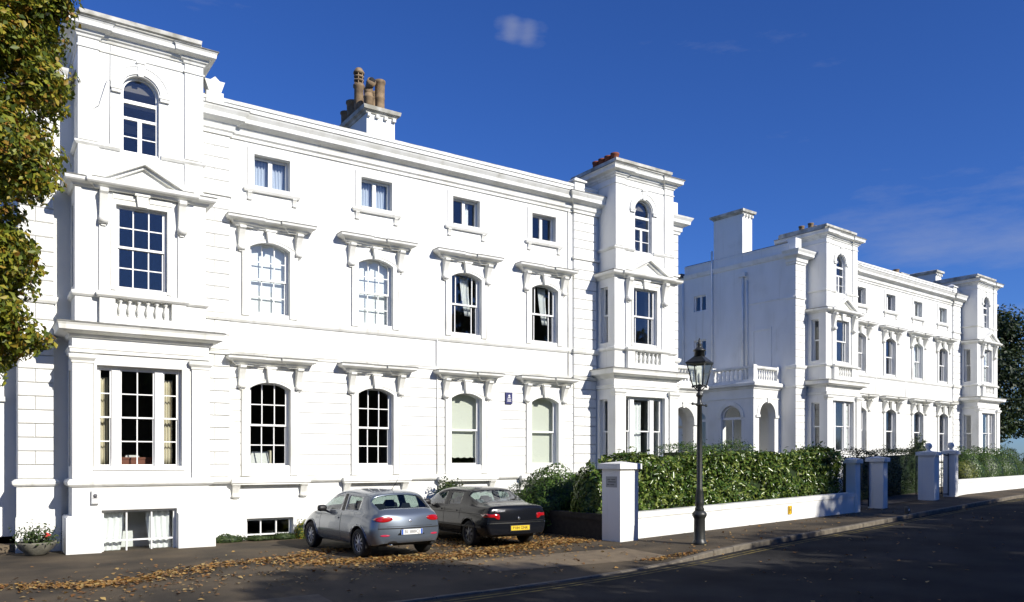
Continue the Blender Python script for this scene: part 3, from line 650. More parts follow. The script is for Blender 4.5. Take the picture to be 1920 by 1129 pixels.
    # parapet, main cornice and string courses of the front between the towers
    q = 0.86; e = 0.08
    fr = [(W, y), (W, y - e), (W + q, y - e), (W + q, y), (S - q - 0.25, y), (S - q - 0.25, y - e), (S - 0.0, y - e), (S - 0.0, y)]
    ends = ([(XE0, y + 0.4), (XE0, y - e), (-0.40, y - e), (-0.40, y + 0.1)], [(S + W + 0.40, y + 0.1), (S + W + 0.40, y - e), (XE1, y - e), (XE1, y + 0.4)])
    CORN = [(-0.05, 10.42), (0.04, 10.43), (0.05, 10.50), (0.10, 10.54), (0.10, 10.64), (0.14, 10.70), (0.28, 10.76), (0.31, 10.78), (0.32, 10.88), (0.38, 10.97), (0.40, 11.02), (0.32, 11.04), (-0.05, 11.08)]
    fr2 = [(W + 0.01, y - e), (W + q, y - e), (W + q, y), (S - q - 0.25, y), (S - q - 0.25, y - e), (S - 0.01, y - e)]
    part('cornice', MB().sweep(fr2, CORN), 'trim', root)
    part('lead_flashing', MB().sweep(fr2, flash(0.40, 11.025)), 'lead', root)
    for E_ in ends: part('cornice', MB().sweep(E_, CORN), 'trim', root)
    part('parapet', MB().sweep([(W + 0.01, y), (S - 0.01, y)], [(-0.3, 11.0), (0.0, 11.0), (0.0, 11.31), (0.035, 11.32), (0.04, 11.39), (-0.3, 11.41)]), 'stucco', root)
    part('parapet_capping', MB().box(W + 0.02, S - 0.02, y + 0.0, y + 0.29, 11.405, 11.425), 'weathered', root)
    for a in (W + 0.28, S - q - 0.2):
        p = part('parapet_pier', MB().box(a, a + 0.42, y - 0.06, y + 0.34, 11.03, 11.50), 'stucco', root)
        if a < 8: part('finial', MB().wall([(a + 0.07, 11.50), (a + 0.36, 11.50), (a + 0.46, 11.80), (a + 0.33, 11.80), (a + 0.215, 11.90), (a + 0.10, 11.80), (a - 0.04, 11.80)], [], y - 0.04, y + 0.28), 'trim', p)
        else: part('finial', MB().add([(a - 0.06, y - 0.12, 11.50), (a + 0.48, y - 0.12, 11.50), (a + 0.48, y + 0.4, 11.50), (a - 0.06, y + 0.4, 11.50), (a - 0.06, y - 0.12, 11.55), (a + 0.48, y - 0.12, 11.55), (a + 0.48, y + 0.4, 11.55), (a - 0.06, y + 0.4, 11.55), (a + 0.21, y + 0.14, 11.72)],
                                           [(0, 1, 5, 4), (1, 2, 6, 5), (2, 3, 7, 6), (3, 0, 4, 7), (4, 5, 8), (5, 6, 8), (6, 7, 8), (7, 4, 8), (3, 2, 1, 0)]), 'trim', p)
    for a0 in (XE0 + 0.02, XE1 - 0.47): part('parapet_pier', MB().box(a0, a0 + 0.45, y - 0.06, y + 0.36, 11.03, 11.62), 'stucco', root)
    STR = [(-0.05, 5.68), (0.03, 5.69), (0.06, 5.74), (0.08, 5.83), (0.02, 5.86), (-0.05, 5.87)]
    part('string_course', MB().sweep(fr2, STR), 'trim', root)
    for E_ in ends: part('string_course', MB().sweep(E_, STR), 'trim', root)
    for zz in (8.86,):
        P2 = [(-0.05, zz), (0.04, zz + 0.01), (0.05, zz + 0.08), (-0.05, zz + 0.10)]
        part('string_course', MB().sweep([(W + 0.01, y - e), (W + q, y - e), (W + q, y + 0.02)], P2), 'trim', root)
        part('string_course', MB().sweep([(S - q - 0.25, y + 0.02), (S - q - 0.25, y - e), (S - 0.01, y - e)], P2), 'trim', root)
        for E_ in ends: part('string_course', MB().sweep(E_, P2), 'trim', root)
    P3 = [(-0.05, 4.80), (0.04, 4.81), (0.05, 4.86), (0.07, 4.90), (-0.05, 4.93)]
    part('string_course', MB().sweep(fr2, P3), 'trim', root)
    for E_ in ends: part('string_course', MB().sweep(E_, P3), 'trim', root)
    PB = [(-0.05, 1.48), (0.06, 1.50), (0.10, 1.54), (0.11, 1.60), (0.06, 1.65), (-0.05, 1.67)]
    part('plinth_band', MB().sweep(fr2, PB), 'trim', root)
    for E_ in ends: part('plinth_band', MB().sweep(E_, PB), 'trim', root)
    part('plinth', MB().box(W + 0.02, S - 0.02, y - 0.05, y + 0.0, 0.56, 0.80), 'stucco', root)
    for a0, b0 in ((W + 0.26, CX[0] - 0.62), (CX[0] + 0.62, CX[1] - 0.62), (CX[1] + 0.62, CX[2] - 0.62), (CX[2] + 0.62, CX[3] - 0.62), (CX[3] + 0.62, S - 0.26)):
        part('plinth', MB().box(a0, b0, y - 0.051, y + 0.0, -0.3, 0.559), 'stucco', root)
    for a0, b0 in ((XE0 - 0.04, -0.26), (S + W + 0.26, XE1 + 0.04)): part('plinth', MB().box(a0, b0, y - 0.13, y + 0.0, -0.3, 0.80).box(a0 + 0.02, b0, y - 0.10, y, 0.801, 1.49), 'stucco', root)
    # dressed stones: quoin strips and rusticated ground floor courses
    for (a, b) in ((XE0, -0.40), (W + 0.01, W + q), (S - q - 0.25, S - 0.13), (S + W + 0.40, XE1)):
        if a == W + 0.01: a = W + 0.12
        for (zlo, zhi) in ((1.67, 4.80), (4.93, 5.68), (5.87, 8.86), (8.96, 10.42)): quoins(root, a, b, y - 0.08, zlo, zhi)
    edges = [W + q] + [v for c in CX for v in (c - 0.76, c + 0.76)] + [S - q - 0.25]
    hh = (4.80 - 1.67) / 11
    for i in range(0, len(edges), 2):
        a, b = edges[i] + 0.005, edges[i + 1] - 0.005
        if b - a < 0.05: continue
        for k in range(11):
            top = 4.80 if True else 0
            part('rusticated_block', lambda w=b - a: MB().bev(0, w, 0, 0.03, 0.006, hh - 0.006, 0.012), 'stucco', root, (a, y - 0.028, 1.67 + k * hh), key=('rb', round(b - a, 3)))
    # bays
    for i, c in enumerate(CX):
        bars = (house == 'A' and i < 2) or (house == 'B' and False)
        third = [0, 1 / 3, 2 / 3, 1]; mg = [0, 0.2, 0.8, 1]
        # ground floor
        if house == 'A' and i < 2: sash_window(root, c, y + 0.13, 1.95, 1.09, 3.98, 0.17, third, [0, 0.5, 1], [0, 0.5, 1], ('g6',))
        else: sash_window(root, c, y + 0.13, 1.95, 1.09, 3.98, 0.17, [0, 1], [0, 1], [0, 1], ('g1',))
        part('architrave', MB().wall(frame_ring(c - 0.545, c + 0.545, 1.68, 3.98, 0.17, 0.17), [], y - 0.06, y + 0.002).wall(frame_ring(c - 0.715, c + 0.715, 1.68, 3.98, 0.23, 0.04), [], y - 0.075, y + 0.003), 'trim', root)
        part('window_apron', MB().box(c - 0.545, c + 0.545, y - 0.03, y + 0.05, 1.67, 1.93), 'stucco', root)
        hood(root, c, y - 0.03, 4.55, 'g', 0.62); keystone(root, c, y - 0.059, 4.13, 4.55)
        sb = part('sill', MB().box(c - 1.05, c + 1.05, y - 0.22, y - 0.02, 1.50, 1.60).box(c - 1.02, c + 1.02, y - 0.19, y - 0.03, 1.45, 1.499), 'trim', root)
        for sx in (-0.9, 0.9): part('bracket', lambda: bracket_mb(0.18, 0.36, 0.15), 'trim', sb, (c + sx, y - 0.01, 1.45), key=('sb',))
        # first floor
        if house == 'A' and i < 2: cols, rows = third, [0, 0.5, 1]
        else: cols, rows = mg, [0, 1]
        sash_window(root, c, y + 0.13, 5.98, 1.07, 7.69, 0.16, cols, rows, rows, ('f', tuple(cols), tuple(rows)))
        part('architrave', MB().wall(frame_ring(c - 0.535, c + 0.535, 5.88, 7.69, 0.16, 0.16), [], y - 0.05, y + 0.002).wall(frame_ring(c - 0.695, c + 0.695, 5.88, 7.69, 0.22, 0.04), [], y - 0.065, y + 0.003), 'trim', root)
        hood(root, c, y - 0.001, 8.17, 'f', 0.64); keystone(root, c, y - 0.049, 7.82, 8.17)
        if house == 'A': casement(root, c, y + 0.12, -0.28, 1.24, 0.83, 'base', 3, 0.016, 0.40)
    for c in CX2:
        casement(root, c, y + 0.16, 9.31, 0.96, 0.83, 'top')
        part('architrave', MB().wall(frame_ring(c - 0.48, c + 0.48, 9.22, 10.14, 0, 0.17), [], y - 0.03, y + 0.002), 'trim', root)
        sb = part('sill', MB().sweep([(c - 0.70, y + 0.01), (c - 0.70, y - 0.04), (c + 0.70, y - 0.04), (c + 0.70, y + 0.01)], [(-0.04, 9.12), (0.03, 9.13), (0.06, 9.19), (0.06, 9.22), (-0.04, 9.24)]).box(c - 0.47, c + 0.47, y - 0.05, y + 0.16, 9.235, 9.31), 'trim', root)
        for sx in (-0.6, 0.6): part('bracket', lambda: bracket_mb(0.11, 0.22, 0.08), 'trim', sb, (c + sx, y - 0.001, 9.12), key=('sb2',))
    build_tower(root, 0.0, 'bars' if house == 'A' else 'plain', house)
    build_tower(root, S, 'plain', house)
    # side porches
    for sg in (-1, 1):
        xe = XE0 if sg < 0 else XE1
        PW = 2.05; yf, yb = 1.6, 4.1
        xo = xe + sg * PW
        X0, X1 = min(xe, xo), max(xe, xo)
        pm = MB(); cx = (X0 + X1) / 2 + sg * 0.02
        pm.wall([(X0, -0.3), (X1, -0.3), (X1, 4.8), (X0, 4.8)], [outline(cx - 0.60, cx + 0.60, -0.2, 3.55, 0.599, 16)], yf, yf + 0.35)
        fn = lambda a, d, z: (xo - sg * 0.35 * d, a, z)
        pm.wall([(yf + 0.35, -0.3), (yb, -0.3), (yb, 4.8), (yf + 0.35, 4.8)], [outline(2.25, 3.35, 1.2, 3.45, 0.549, 16)], 0, 1, fn)
        xl = xe + sg * (PW - 0.45)
        fn2 = lambda a, d, z: (xl - sg * 0.3 * d, a, z)
        pm.wall([(yb, -0.3), (7.6, -0.3), (7.6, 4.8), (yb, 4.8)], [outline(4.6, 5.5, 1.2, 3.45, 0.449, 16)], 0, 1, fn2)
        pm.box(X0 + 0.01, X1 - 0.01, yf + 0.01, yb, 4.7, 5.0); pm.box(min(xe, xl), max(xe, xl), yb, 7.6, 4.7, 5.0)
        pm.box(min(xe, xl), max(xe, xl), 7.3, 7.6, -0.3, 4.7)
        po = part('porch', pm, 'stucco', root)
        loop = [(xe, yf), (xo, yf), (xo, yb), (xl, yb), (xl, 7.6)]
        if sg < 0: loop = loop[::-1]
        part('porch_cornice', MB().sweep(loop, [(-0.1, 4.70), (0.04, 4.72), (0.08, 4.80), (0.20, 4.85), (0.22, 4.96), (0.18, 5.02), (-0.1, 5.05)]), 'trim', po)
        part('porch_band', MB().sweep(loop, [(-0.05, 4.28), (0.03, 4.29), (0.03, 4.34), (-0.05, 4.36)]), 'trim', po)
        part('balustrade_rail', MB().sweep(loop, [(-0.22, 5.62), (0.0, 5.62), (0.03, 5.66), (0.03, 5.74), (-0.22, 5.76)]), 'trim', po)
        part('balustrade_base', MB().sweep(loop, [(-0.20, 5.04), (0.0, 5.04), (0.0, 5.14), (-0.20, 5.14)]), 'trim', po)
        for (px, py) in ((xo - sg * 0.11, yf + 0.11), (xe + sg * 0.13, yf + 0.11), (xo - sg * 0.11, yb - 0.15)):
            part('balustrade_pier', MB().box(px - 0.13, px + 0.13, py - 0.13, py + 0.13, 5.05, 5.79), 'stucco', po)
        n = 8
        for i in range(n): 
            bo = baluster(po, xo + (xe - xo) * (0.20 + 0.60 * i / (n - 1)), yf + 0.11, 5.14, 0.48)
        for i in range(8): baluster(po, xo - sg * 0.11, yf + 0.45 + i * 0.23, 5.14, 0.48)
        for i in range(13): baluster(po, xl - sg * 0.11, yb + 0.2 + i * 0.25, 5.14, 0.48)
        rg = lambda c, z, r0, r1: [(c + r1 * math.cos(t * math.pi / 16), z + r1 * math.sin(t * math.pi / 16)) for t in range(17)] + [(c + r0 * math.cos(t * math.pi / 16), z + r0 * math.sin(t * math.pi / 16)) for t in range(16, -1, -1)]
        part('archivolt', MB().wall(rg(cx, 3.55, 0.602, 0.78), [], yf - 0.05, yf + 0.01), 'trim', po)
        part('archivolt', MB().wall(rg(2.80, 3.45, 0.552, 0.72), [], 0, 1, lambda a, d, z: (xo + sg * (0.05 - 0.06 * d), a, z)), 'trim', po)
        keystone(po, cx, yf - 0.045, 4.10, 4.34, 0.14, 0.1, 0.05)
        for sx in (-1, 1): part('impost', MB().box(cx + sx * 0.72 - 0.14, cx + sx * 0.72 + 0.14, yf - 0.07, yf + 0.05, 3.45, 3.56), 'trim', po)
        for (ya, yb2, xp, zsp, rr) in ((2.25, 3.35, xo, 3.45, 0.549), (4.6, 5.5, xl, 3.45, 0.449)):
            cxx = (ya + yb2) / 2
            fm = MB().box(min(xp - sg * 0.10, xp - sg * 0.16), max(xp - sg * 0.10, xp - sg * 0.16), ya, yb2, zsp - 0.09, zsp + 0.02)
            fm.box(min(xp - sg * 0.11, xp - sg * 0.15), max(xp - sg * 0.11, xp - sg * 0.15), cxx - 0.03, cxx + 0.03, 1.2, zsp - 0.09)
            fm.wall(rg(cxx, zsp, rr - 0.07, rr), [], 0, 1, lambda a, d, z: (xp - sg * (0.10 + 0.06 * d), a, z))
            part('porch_glazing', fm, 'paintwork', po)
            part('pane', MB().wall(outline(ya, yb2, 1.2, zsp, rr, 16), [], 0, 1, lambda a, d, z: (xp - sg * (0.128 + 0.004 * d), a, z)), 'window_glass', po)
        part('step', MB().box(X0 - 0.1, X1 + 0.1, yf - 0.5, yf - 0.01, -0.2, 0.16).box(X0, X1, yf + 0.0, yb, -0.2, 0.32), 'concrete', po)
    # chimneys
    for cxy in doc['chimneys']: chimney(root, *cxy)
    for (px, pz0, pz1) in doc['pipes']: part('drainpipe', MB().tube([(px, y - 0.05, pz1), (px, y - 0.05, pz0)], 0.018, 8), 'trim', root)
    for (pts, r) in doc.get('cables', []): part('cable', MB().tube(pts, r, 6), 'grey_tarnish', root)
    return root

side_r = (XE1 - 0.75, XE1 + 0.02, 3.66, 5.35, 10.9, 13.5)
side_l = (XE0 - 0.02, XE0 + 0.75, 3.66, 5.35, 10.9, 13.5)
docA = dict(chimneys=[
    (8.12, 9.07, 2.6, 5.2, 10.9, 12.92, [(8.72, 2.95, 1.05, 0.16, 'plain'), (8.36, 3.0, 0.95, 0.15, 'bent'), (8.42, 3.9, 1.75, 0.17, 'tall'), (8.8, 3.6, 0.95, 0.15, 'plain'), (8.46, 4.5, 0.9, 0.2, 'plain'), (8.42, 4.95, 0.7, 0.18, 'plain')], 'buff_clay'),
    side_r + ([(XE1 - 0.35, 3.95 + 0.38 * i, 0.78, 0.16, 'plain') for i in range(4)], 'red_clay')],
    pipes=[(9.62, 1.7, 5.7), (14.62, 4.9, 11.0)],
    cables=[([(0.02, -0.02, 10.3), (0.2, -0.03, 9.95), (0.42, -0.07, 10.15), (0.58, -0.06, 10.75), (0.64, -0.05, 10.78)], 0.008), ([(0.66, -0.015, 11.6), (0.65, -0.015, 9.35)], 0.008)])
docB = dict(chimneys=[
    (4.35, 5.05, 3.2, 4.6, 10.9, 13.1, [(4.5, 3.5, 0.7, 0.14, 'plain'), (4.85, 3.5, 0.62, 0.14, 'plain'), (4.6, 4.1, 0.7, 0.14, 'plain')], 'buff_clay'),
    (13.0, 13.7, 3.0, 6.2, 10.9, 12.35, [(13.35, 3.4 + 0.55 * i, 0.30, 0.18, 'plain') for i in range(5)], 'buff_clay'),
    side_l + ([], 'red_clay'), side_r + ([], 'red_clay')],
    pipes=[(6.1, 4.9, 5.7), (9.2, 4.9, 5.7)])
AX, AY = 1.975, 20.4
BX, BY, BZ, BYAW = 32.143, 22.229, 0.567, R(4.086)
villaA = build_house('white_villa', 'long white stucco villa with a blue wall plaque behind the two parked cars', (AX, AY, 0), 0, 'A', docA)
villaB = build_house('white_villa', 'white stucco villa with a tall shaded side chimney behind the gate pillars', (BX, BY, BZ), BYAW, 'B', docB)
def A_(x, y, z): return (AX + x, AY + y, z)
def B_(x, y, z):
    c, s = math.cos(BYAW), math.sin(BYAW); return (BX + x * c - y * s, BY + x * s + y * c, BZ + z)

# ------------------------------------------------------------------ cars
def subdivide(verts, faces, mats, level):
    me = bpy.data.meshes.new('body'); me.from_pydata(verts, [], faces)
    for i, p in enumerate(me.polygons): p.material_index = mats[i]; p.use_smooth = True
    for k in range(2): me.materials.append(M['paint_dark'])
    import bmesh
    b = bmesh.new(); b.from_mesh(me); bmesh.ops.remove_doubles(b, verts=b.verts, dist=1e-5); bmesh.ops.recalc_face_normals(b, faces=b.faces)
    b.normal_update(); b.faces.ensure_lookup_table()
    if max(b.faces, key=lambda f: f.calc_center_median().z).normal.z < 0: bmesh.ops.reverse_faces(b, faces=b.faces)
    b.to_mesh(me); b.free()
    ob = bpy.data.objects.new('body', me); C.objects.link(ob)
    md = ob.modifiers.new('s', 'SUBSURF'); md.levels = level; md.render_levels = level
    dg = bpy.context.evaluated_depsgraph_get(); out = bpy.data.meshes.new_from_object(ob.evaluated_get(dg))
    bpy.data.objects.remove(ob)
    return out
def car(name, label, loc, rz, st, glass, paint, axles, Rw, half_track, spec):
    """st: stations from rear to front, (y, [(x, z) x 9]) ; glass: set of (station, column)"""
    root = thing(name, label, 'car', loc, rz)
    V = []; F = []; MI = []
    nst = len(st)
    for s_ in (1, -1):
        base = len(V)
        for (y, pr) in st: V += [(s_ * x, y + (spec['bow'](y) * (1 - (x / 0.9) ** 2) if 'bow' in spec else 0), z) for (x, z) in pr]
        for i in range(nst - 1):
            for j in range(8):
                q = (base + i * 9 + j, base + (i + 1) * 9 + j, base + (i + 1) * 9 + j + 1, base + i * 9 + j + 1)
                F.append(q if s_ > 0 else q[::-1]); MI.append(1 if (i, j) in glass else 0)
        for (end, sg) in ((0, -1), (nst - 1, 1)):           # rear and front fascias
            pr = st[end][1]; y = st[end][0]; grid = {}
            for l in range(4):
                for c in range(3, 9):
                    if l == 3: grid[l, c] = base + end * 9 + c
                    elif c == 3: grid[l, c] = base + end * 9 + l
                    else:
                        fx = pr[c][0] / pr[3][0]; x = pr[l][0] * fx
                        b = spec['fascia'][0 if sg < 0 else 1][l]
                        V.append((s_ * x, y + sg * b * (1 - fx ** 2 * 0.9), pr[l][1])); grid[l, c] = len(V) - 1
            for l in range(3):
                for c in range(3, 8):
                    F.append((grid[l, c], grid[l, c + 1], grid[l + 1, c + 1], grid[l + 1, c])); MI.append(0)
    me = subdivide(V, F, MI, 3)
    co = np.zeros(len(me.vertices) * 3); me.vertices.foreach_get('co', co); co = co.reshape(-1, 3)
    polys = [tuple(p.vertices) for p in me.polygons]; mi = [p.material_index for p in me.polygons]
    # wheel arches
    Ra = Rw + 0.055; keep = []
    for p in polys:
        drop_ = False
        for ay in axles:
            d = [math.hypot(co[k][1] - ay, co[k][2] - Rw) for k in p]
            if all(abs(co[k][0]) > 0.5 for k in p) and sum(d) / len(d) < Ra and co[p[0]][2] < 0.75: drop_ = True
        keep.append(not drop_)
    for ay in axles:
        for k in range(len(co)):
            if abs(co[k][0]) > 0.5 and co[k][2] < 0.75:
                d = math.hypot(co[k][1] - ay, co[k][2] - Rw)
                if Ra - 0.05 < d < Ra + 0.035 and d > 1e-3:
                    co[k][1] = ay + (co[k][1] - ay) * Ra / d; co[k][2] = Rw + (co[k][2] - Rw) * Ra / d
    pts = [tuple(c) for c in co]
    bvh = BVHTree.FromPolygons([Vector(c) for c in pts], polys)
    def build(nm, sel, m, parent):
        mm = bpy.data.meshes.new(nm); used = {}; vs = []; fs = []
        for p, kp, mtl in zip(polys, keep, mi):
            if kp and mtl == sel:
                f = []
                for k in p:
                    if k not in used: used[k] = len(vs); vs.append(pts[k])
                    f.append(used[k])
                fs.append(f)
        mm.from_pydata(vs, [], fs); mm.polygons.foreach_set('use_smooth', [True] * len(fs)); mm.materials.append(M[m])
        o = bpy.data.objects.new(nm, mm); C.objects.link(o); o.parent = parent
        return o
    body = build('body', 0, paint, root)
    sol = body.modifiers.new('thickness', 'SOLIDIFY'); sol.thickness = 0.02; sol.offset = -1
    build('windows', 1, 'car_glass', root)
    me.name = 'scratch'; bpy.data.meshes.remove(me)
    def hit(x, z, y=None, axis='y', sg=1):
        if axis == 'y': h = bvh.ray_cast(Vector((x, -1 if sg > 0 else 8, z)), Vector((0, sg, 0)))
        else: h = bvh.ray_cast(Vector((x, y, z)), Vector((-sg, 0, 0)))
        return h
    def patch(nm, outl, m, parent, off=0.008, axis='y', sg=1, rings=4):
        """lens or trim laid on the body: outline in (a, z), projected along the axis"""
        cx_ = sum(p[0] for p in outl) / len(outl); cz_ = sum(p[1] for p in outl) / len(outl)
        mb = MB(); n = len(outl); vs = []
        def pr(a, z, o):
            h = hit(a, z, axis='y', sg=sg) if axis == 'y' else hit(2.0 * sg, z, a, 'x', sg)
            if h[0] is None: 
                return (a, -0.02, z) if axis == 'y' else (sg * 0.86, a, z)
            nn = h[1]; 
            if axis == 'y' and nn.y * sg > 0: nn = -nn
            if axis == 'x' and nn.x * sg < 0: nn = -nn
            return tuple(h[0] + nn * o)
        for r in range(rings + 1):
            t = 1 - r / (rings + 0.0)
            for p in outl:
                if r == rings: continue
                vs.append(pr(cx_ + (p[0] - cx_) * t, cz_ + (p[1] - cz_) * t, off))
        edge = [pr(p[0], p[1], -0.01) for p in outl]
        vs.append(pr(cx_, cz_, off)); ci = len(vs) - 1; vs += edge
        fs = []
        for r in range(rings - 1):
            for i in range(n): fs.append((r * n + i, r * n + (i + 1) % n, (r + 1) * n + (i + 1) % n, (r + 1) * n + i))
        for i in range(n): fs.append(((rings - 1) * n + i, (rings - 1) * n + (i + 1) % n, ci)); fs.append((ci + 1 + i, ci + 1 + (i + 1) % n, (i + 1) % n, i))
        mb.add(vs, fs, True)
        return part(nm, mb, m, parent)
    def strip(nm, line, w, m, parent, off=0.004, axis='y', sg=1):
        mb = MB(); vs = []
        for (a, z) in line:
            for dz in (-w / 2, w / 2):
                h = hit(a, z + dz, axis='y', sg=sg) if axis == 'y' else hit(2.0 * sg, z + dz, a, 'x', sg)
                if h[0] is None: vs.append((a, 0, z + dz) if axis == 'y' else (sg * 0.86, a, z + dz)); continue
                nn = h[1]
                if axis == 'y' and nn.y * sg > 0: nn = -nn
                if axis == 'x' and nn.x * sg < 0: nn = -nn
                vs.append(tuple(h[0] + nn * off))
        mb.add(vs, [(2 * i, 2 * i + 1, 2 * i + 3, 2 * i + 2) for i in range(len(line) - 1)], True)
        return part(nm, mb, m, parent)
    def vstrip(nm, line, w, m, parent, off=0.004, sg=1):
        mb = MB(); vs = []
        for (a, z) in line:
            for da in (-w / 2, w / 2):
                h = hit(2.0 * sg, z, a + da, 'x', sg)
                if h[0] is None: vs.append((sg * 0.86, a + da, z)); continue
                nn = h[1] if h[1].x * sg > 0 else -h[1]
                vs.append(tuple(h[0] + nn * off))
        mb.add(vs, [(2 * i, 2 * i + 1, 2 * i + 3, 2 * i + 2) for i in range(len(line) - 1)], True)
        return part(nm, mb, m, parent)
    # underside, arch liners, wheels
    L = st[-1][0]
    part('underbody', MB().box(-0.60, 0.60, 0.25, L - 0.25, 0.25, 0.34).box(-0.72, 0.72, axles[0] + Rw + 0.1, axles[1] - Rw - 0.1, 0.24, 0.36), 'black_plastic', root)
    for ay in axles:
        for sg in (-1, 1):
            mb = MB(); n = 14; vs = []
            for xx in (half_track - 0.24, half_track - 0.01):
                for i in range(n + 1):
                    a = -0.25 + (math.pi + 0.5) * i / n; vs.append((sg * xx, ay + (Ra - 0.003) * math.cos(a), Rw + (Ra - 0.003) * math.sin(a)))
            fs = [(i, i + 1, n + 2 + i, n + 1 + i) for i in range(n)] + [tuple(range(n + 1))]
            mb.add(vs, fs, True); part('arch_liner', mb, 'black_plastic', root)
            pts_ = []
            for i in range(25):
                a = -0.12 + (math.pi + 0.24) * i / 24; yy, zz = ay + (Ra + 0.010) * math.cos(a), Rw + (Ra + 0.010) * math.sin(a)
                h = bvh.ray_cast(Vector((2.0 * sg, yy, zz)), Vector((-sg, 0, 0)))
                if h[0] is not None and abs(h[0].x) > 0.6: pts_.append((h[0].x - sg * 0.004, yy, zz))
            if len(pts_) > 3: part('arch_lip', MB().tube(pts_, 0.017, 8), paint, root)
            tw = 0.19; xo = half_track
            w = part('wheel', MB().lathe([(Rw * 0.62, -tw / 2), (Rw * 0.93, -tw / 2), (Rw * 0.99, -tw / 2 + 0.03), (Rw, 0), (Rw * 0.99, tw / 2 - 0.03), (Rw * 0.93, tw / 2), (Rw * 0.66, tw / 2), (Rw * 0.62, tw / 2 - 0.03)], n=28, ax='x'), 'rubber', root, (sg * (xo - tw / 2 - 0.01), ay, Rw), (0, 0, 0 if sg > 0 else math.pi))
            part('rim', MB().lathe([(Rw * 0.60, tw / 2 - 0.035), (Rw * 0.66, tw / 2 - 0.008), (Rw * 0.70, tw / 2 + 0.002), (Rw * 0.645, tw / 2 - 0.012), (Rw * 0.60, tw / 2 - 0.05)], n=28, ax='x'), spec['rim'], w)
            part('wheel_disc', MB().lathe([(Rw * 0.62, tw / 2 - 0.07), (Rw * 0.62, tw / 2 - 0.06)], n=24, ax='x'), 'black_plastic', w)
            sp = MB(); ns = spec['spokes']
            for k in range(ns):
                a = 2 * math.pi * k / ns; ca, sa = math.cos(a), math.sin(a); wd = spec['spoke_w']
                pv = []
                for (r_, ww, xx) in ((Rw * 0.16, wd * 0.8, tw / 2 - 0.012), (Rw * 0.63, wd, tw / 2 - 0.03)):
                    for s2 in (-1, 1): pv.append((xx, r_ * ca - s2 * ww * sa, r_ * sa + s2 * ww * ca))
                pv += [(p_[0] - 0.025, p_[1], p_[2]) for p_ in pv]
                sp.add(pv, [(0, 1, 3, 2), (4, 6, 7, 5), (0, 2, 6, 4), (1, 5, 7, 3), (0, 4, 5, 1), (2, 3, 7, 6)])
            part('spokes', sp, spec['rim'], w)
            part('hub_cap', MB().lathe([(Rw * 0.20, tw / 2 - 0.03), (Rw * 0.19, tw / 2 - 0.008), (Rw * 0.08, tw / 2 + 0.002)], n=16, ax='x'), spec['rim'], w)
    # seats
    def seat(x, y, z, w, h, rest, m):
        b = part('seat', MB().box(x - w / 2, x + w / 2, y, y + 0.48, z, z + 0.16).wall([(x - w / 2, z + 0.1), (x + w / 2, z + 0.1), (x + w / 2, z + h * 0.8), (x + w * 0.32, z + h), (x - w * 0.32, z + h), (x - w / 2, z + h * 0.8)], [], y - 0.10, y + 0.04, lambda a, d, zz: (a, d - (zz - z) * 0.18, zz)), m, root)
        for hx in rest:
            part('headrest', MB().wall([(hx - 0.12, z + h + 0.03), (hx + 0.12, z + h + 0.03), (hx + 0.13, z + h + 0.10), (hx + 0.09, z + h + 0.19), (hx - 0.09, z + h + 0.19), (hx - 0.13, z + h + 0.10)], [], y - 0.09, y + 0.0, lambda a, d, zz: (a, d - (zz - z) * 0.18, zz)).box(hx - 0.04, hx - 0.03, y - 0.05 - h * 0.18, y - 0.04 - h * 0.18, z + h - 0.02, z + h + 0.05).box(hx + 0.03, hx + 0.04, y - 0.05 - h * 0.18, y - 0.04 - h * 0.18, z + h - 0.02, z + h + 0.05), m, b)
    for (x, y, z, w, h, rest, m) in spec['seats']: seat(x, y, z, w, h, rest, m)
    part('parcel_shelf', MB().box(-0.58, 0.58, spec['shelf'][0], spec['shelf'][1], spec['shelf'][2], spec['shelf'][2] + 0.03), 'upholstery', root)
    part('dashboard', MB().box(-0.66, 0.66, spec['dash'], spec['dash'] + 0.35, 0.62, 0.90), 'upholstery', root)
    # mirrors, handles
    for sg in (-1, 1):
        mx, my, mz = spec['mirror']
        mb = MB().lathe([(0.02, -0.10), (0.075, -0.09), (0.09, -0.04), (0.09, 0.06), (0.07, 0.10), (0.02, 0.11)], n=12, ax='x'); mb.v = [(p[0], p[1] * 0.75, p[2] * 0.85) for p in mb.v]
        mo = part('mirror', mb, spec.get('mirror_mat', 'black_plastic'), root, (sg * mx, my, mz))
        part('mirror_arm', MB().tube([(0, 0, -0.03), (-sg * 0.14, 0.05, -0.07)], 0.025, 8), 'black_plastic', mo)
        for (hy, hz) in spec['handles']:
            h = hit(2 * sg, hz, hy, 'x', sg)
            if h[0] is not None: part('door_handle', MB().box(-0.012, 0.022, -0.085, 0.085, -0.018, 0.018), spec.get('handle_mat', paint), root, tuple(h[0] + Vector((sg * 0.008, 0, 0))))
        for (py, z0_, z1_, ww) in spec.get('posts', []): vstrip('pillar_trim', [(py, z0_ + (z1_ - z0_) * i / 8) for i in range(9)], ww, 'black_plastic', root, 0.004, sg)
        for ln in spec['seams']: vstrip('door_seam', ln, 0.009, 'soot', root, 0.003, sg)
        for (a, b, z0, z1, ww, m) in spec.get('side_strips', []):
            nn = 24; strip('side_moulding', [(a + (b - a) * i / nn, z0 + (z1 - z0) * i / nn) for i in range(nn + 1)], ww, m, root, 0.006, 'x', sg)
    return root, body, patch, strip, hit
def ell(cx, cz, rx, rz, n=20, tilt=0.0, pw=1.0):
    o = []
    for i in range(n):
        a = 2 * math.pi * i / n; x = rx * math.cos(a); z = rz * math.copysign(abs(math.sin(a)) ** pw, math.sin(a)); o.append((cx + x * math.cos(tilt) - z * math.sin(tilt), cz + x * math.sin(tilt) + z * math.cos(tilt)))
    return o
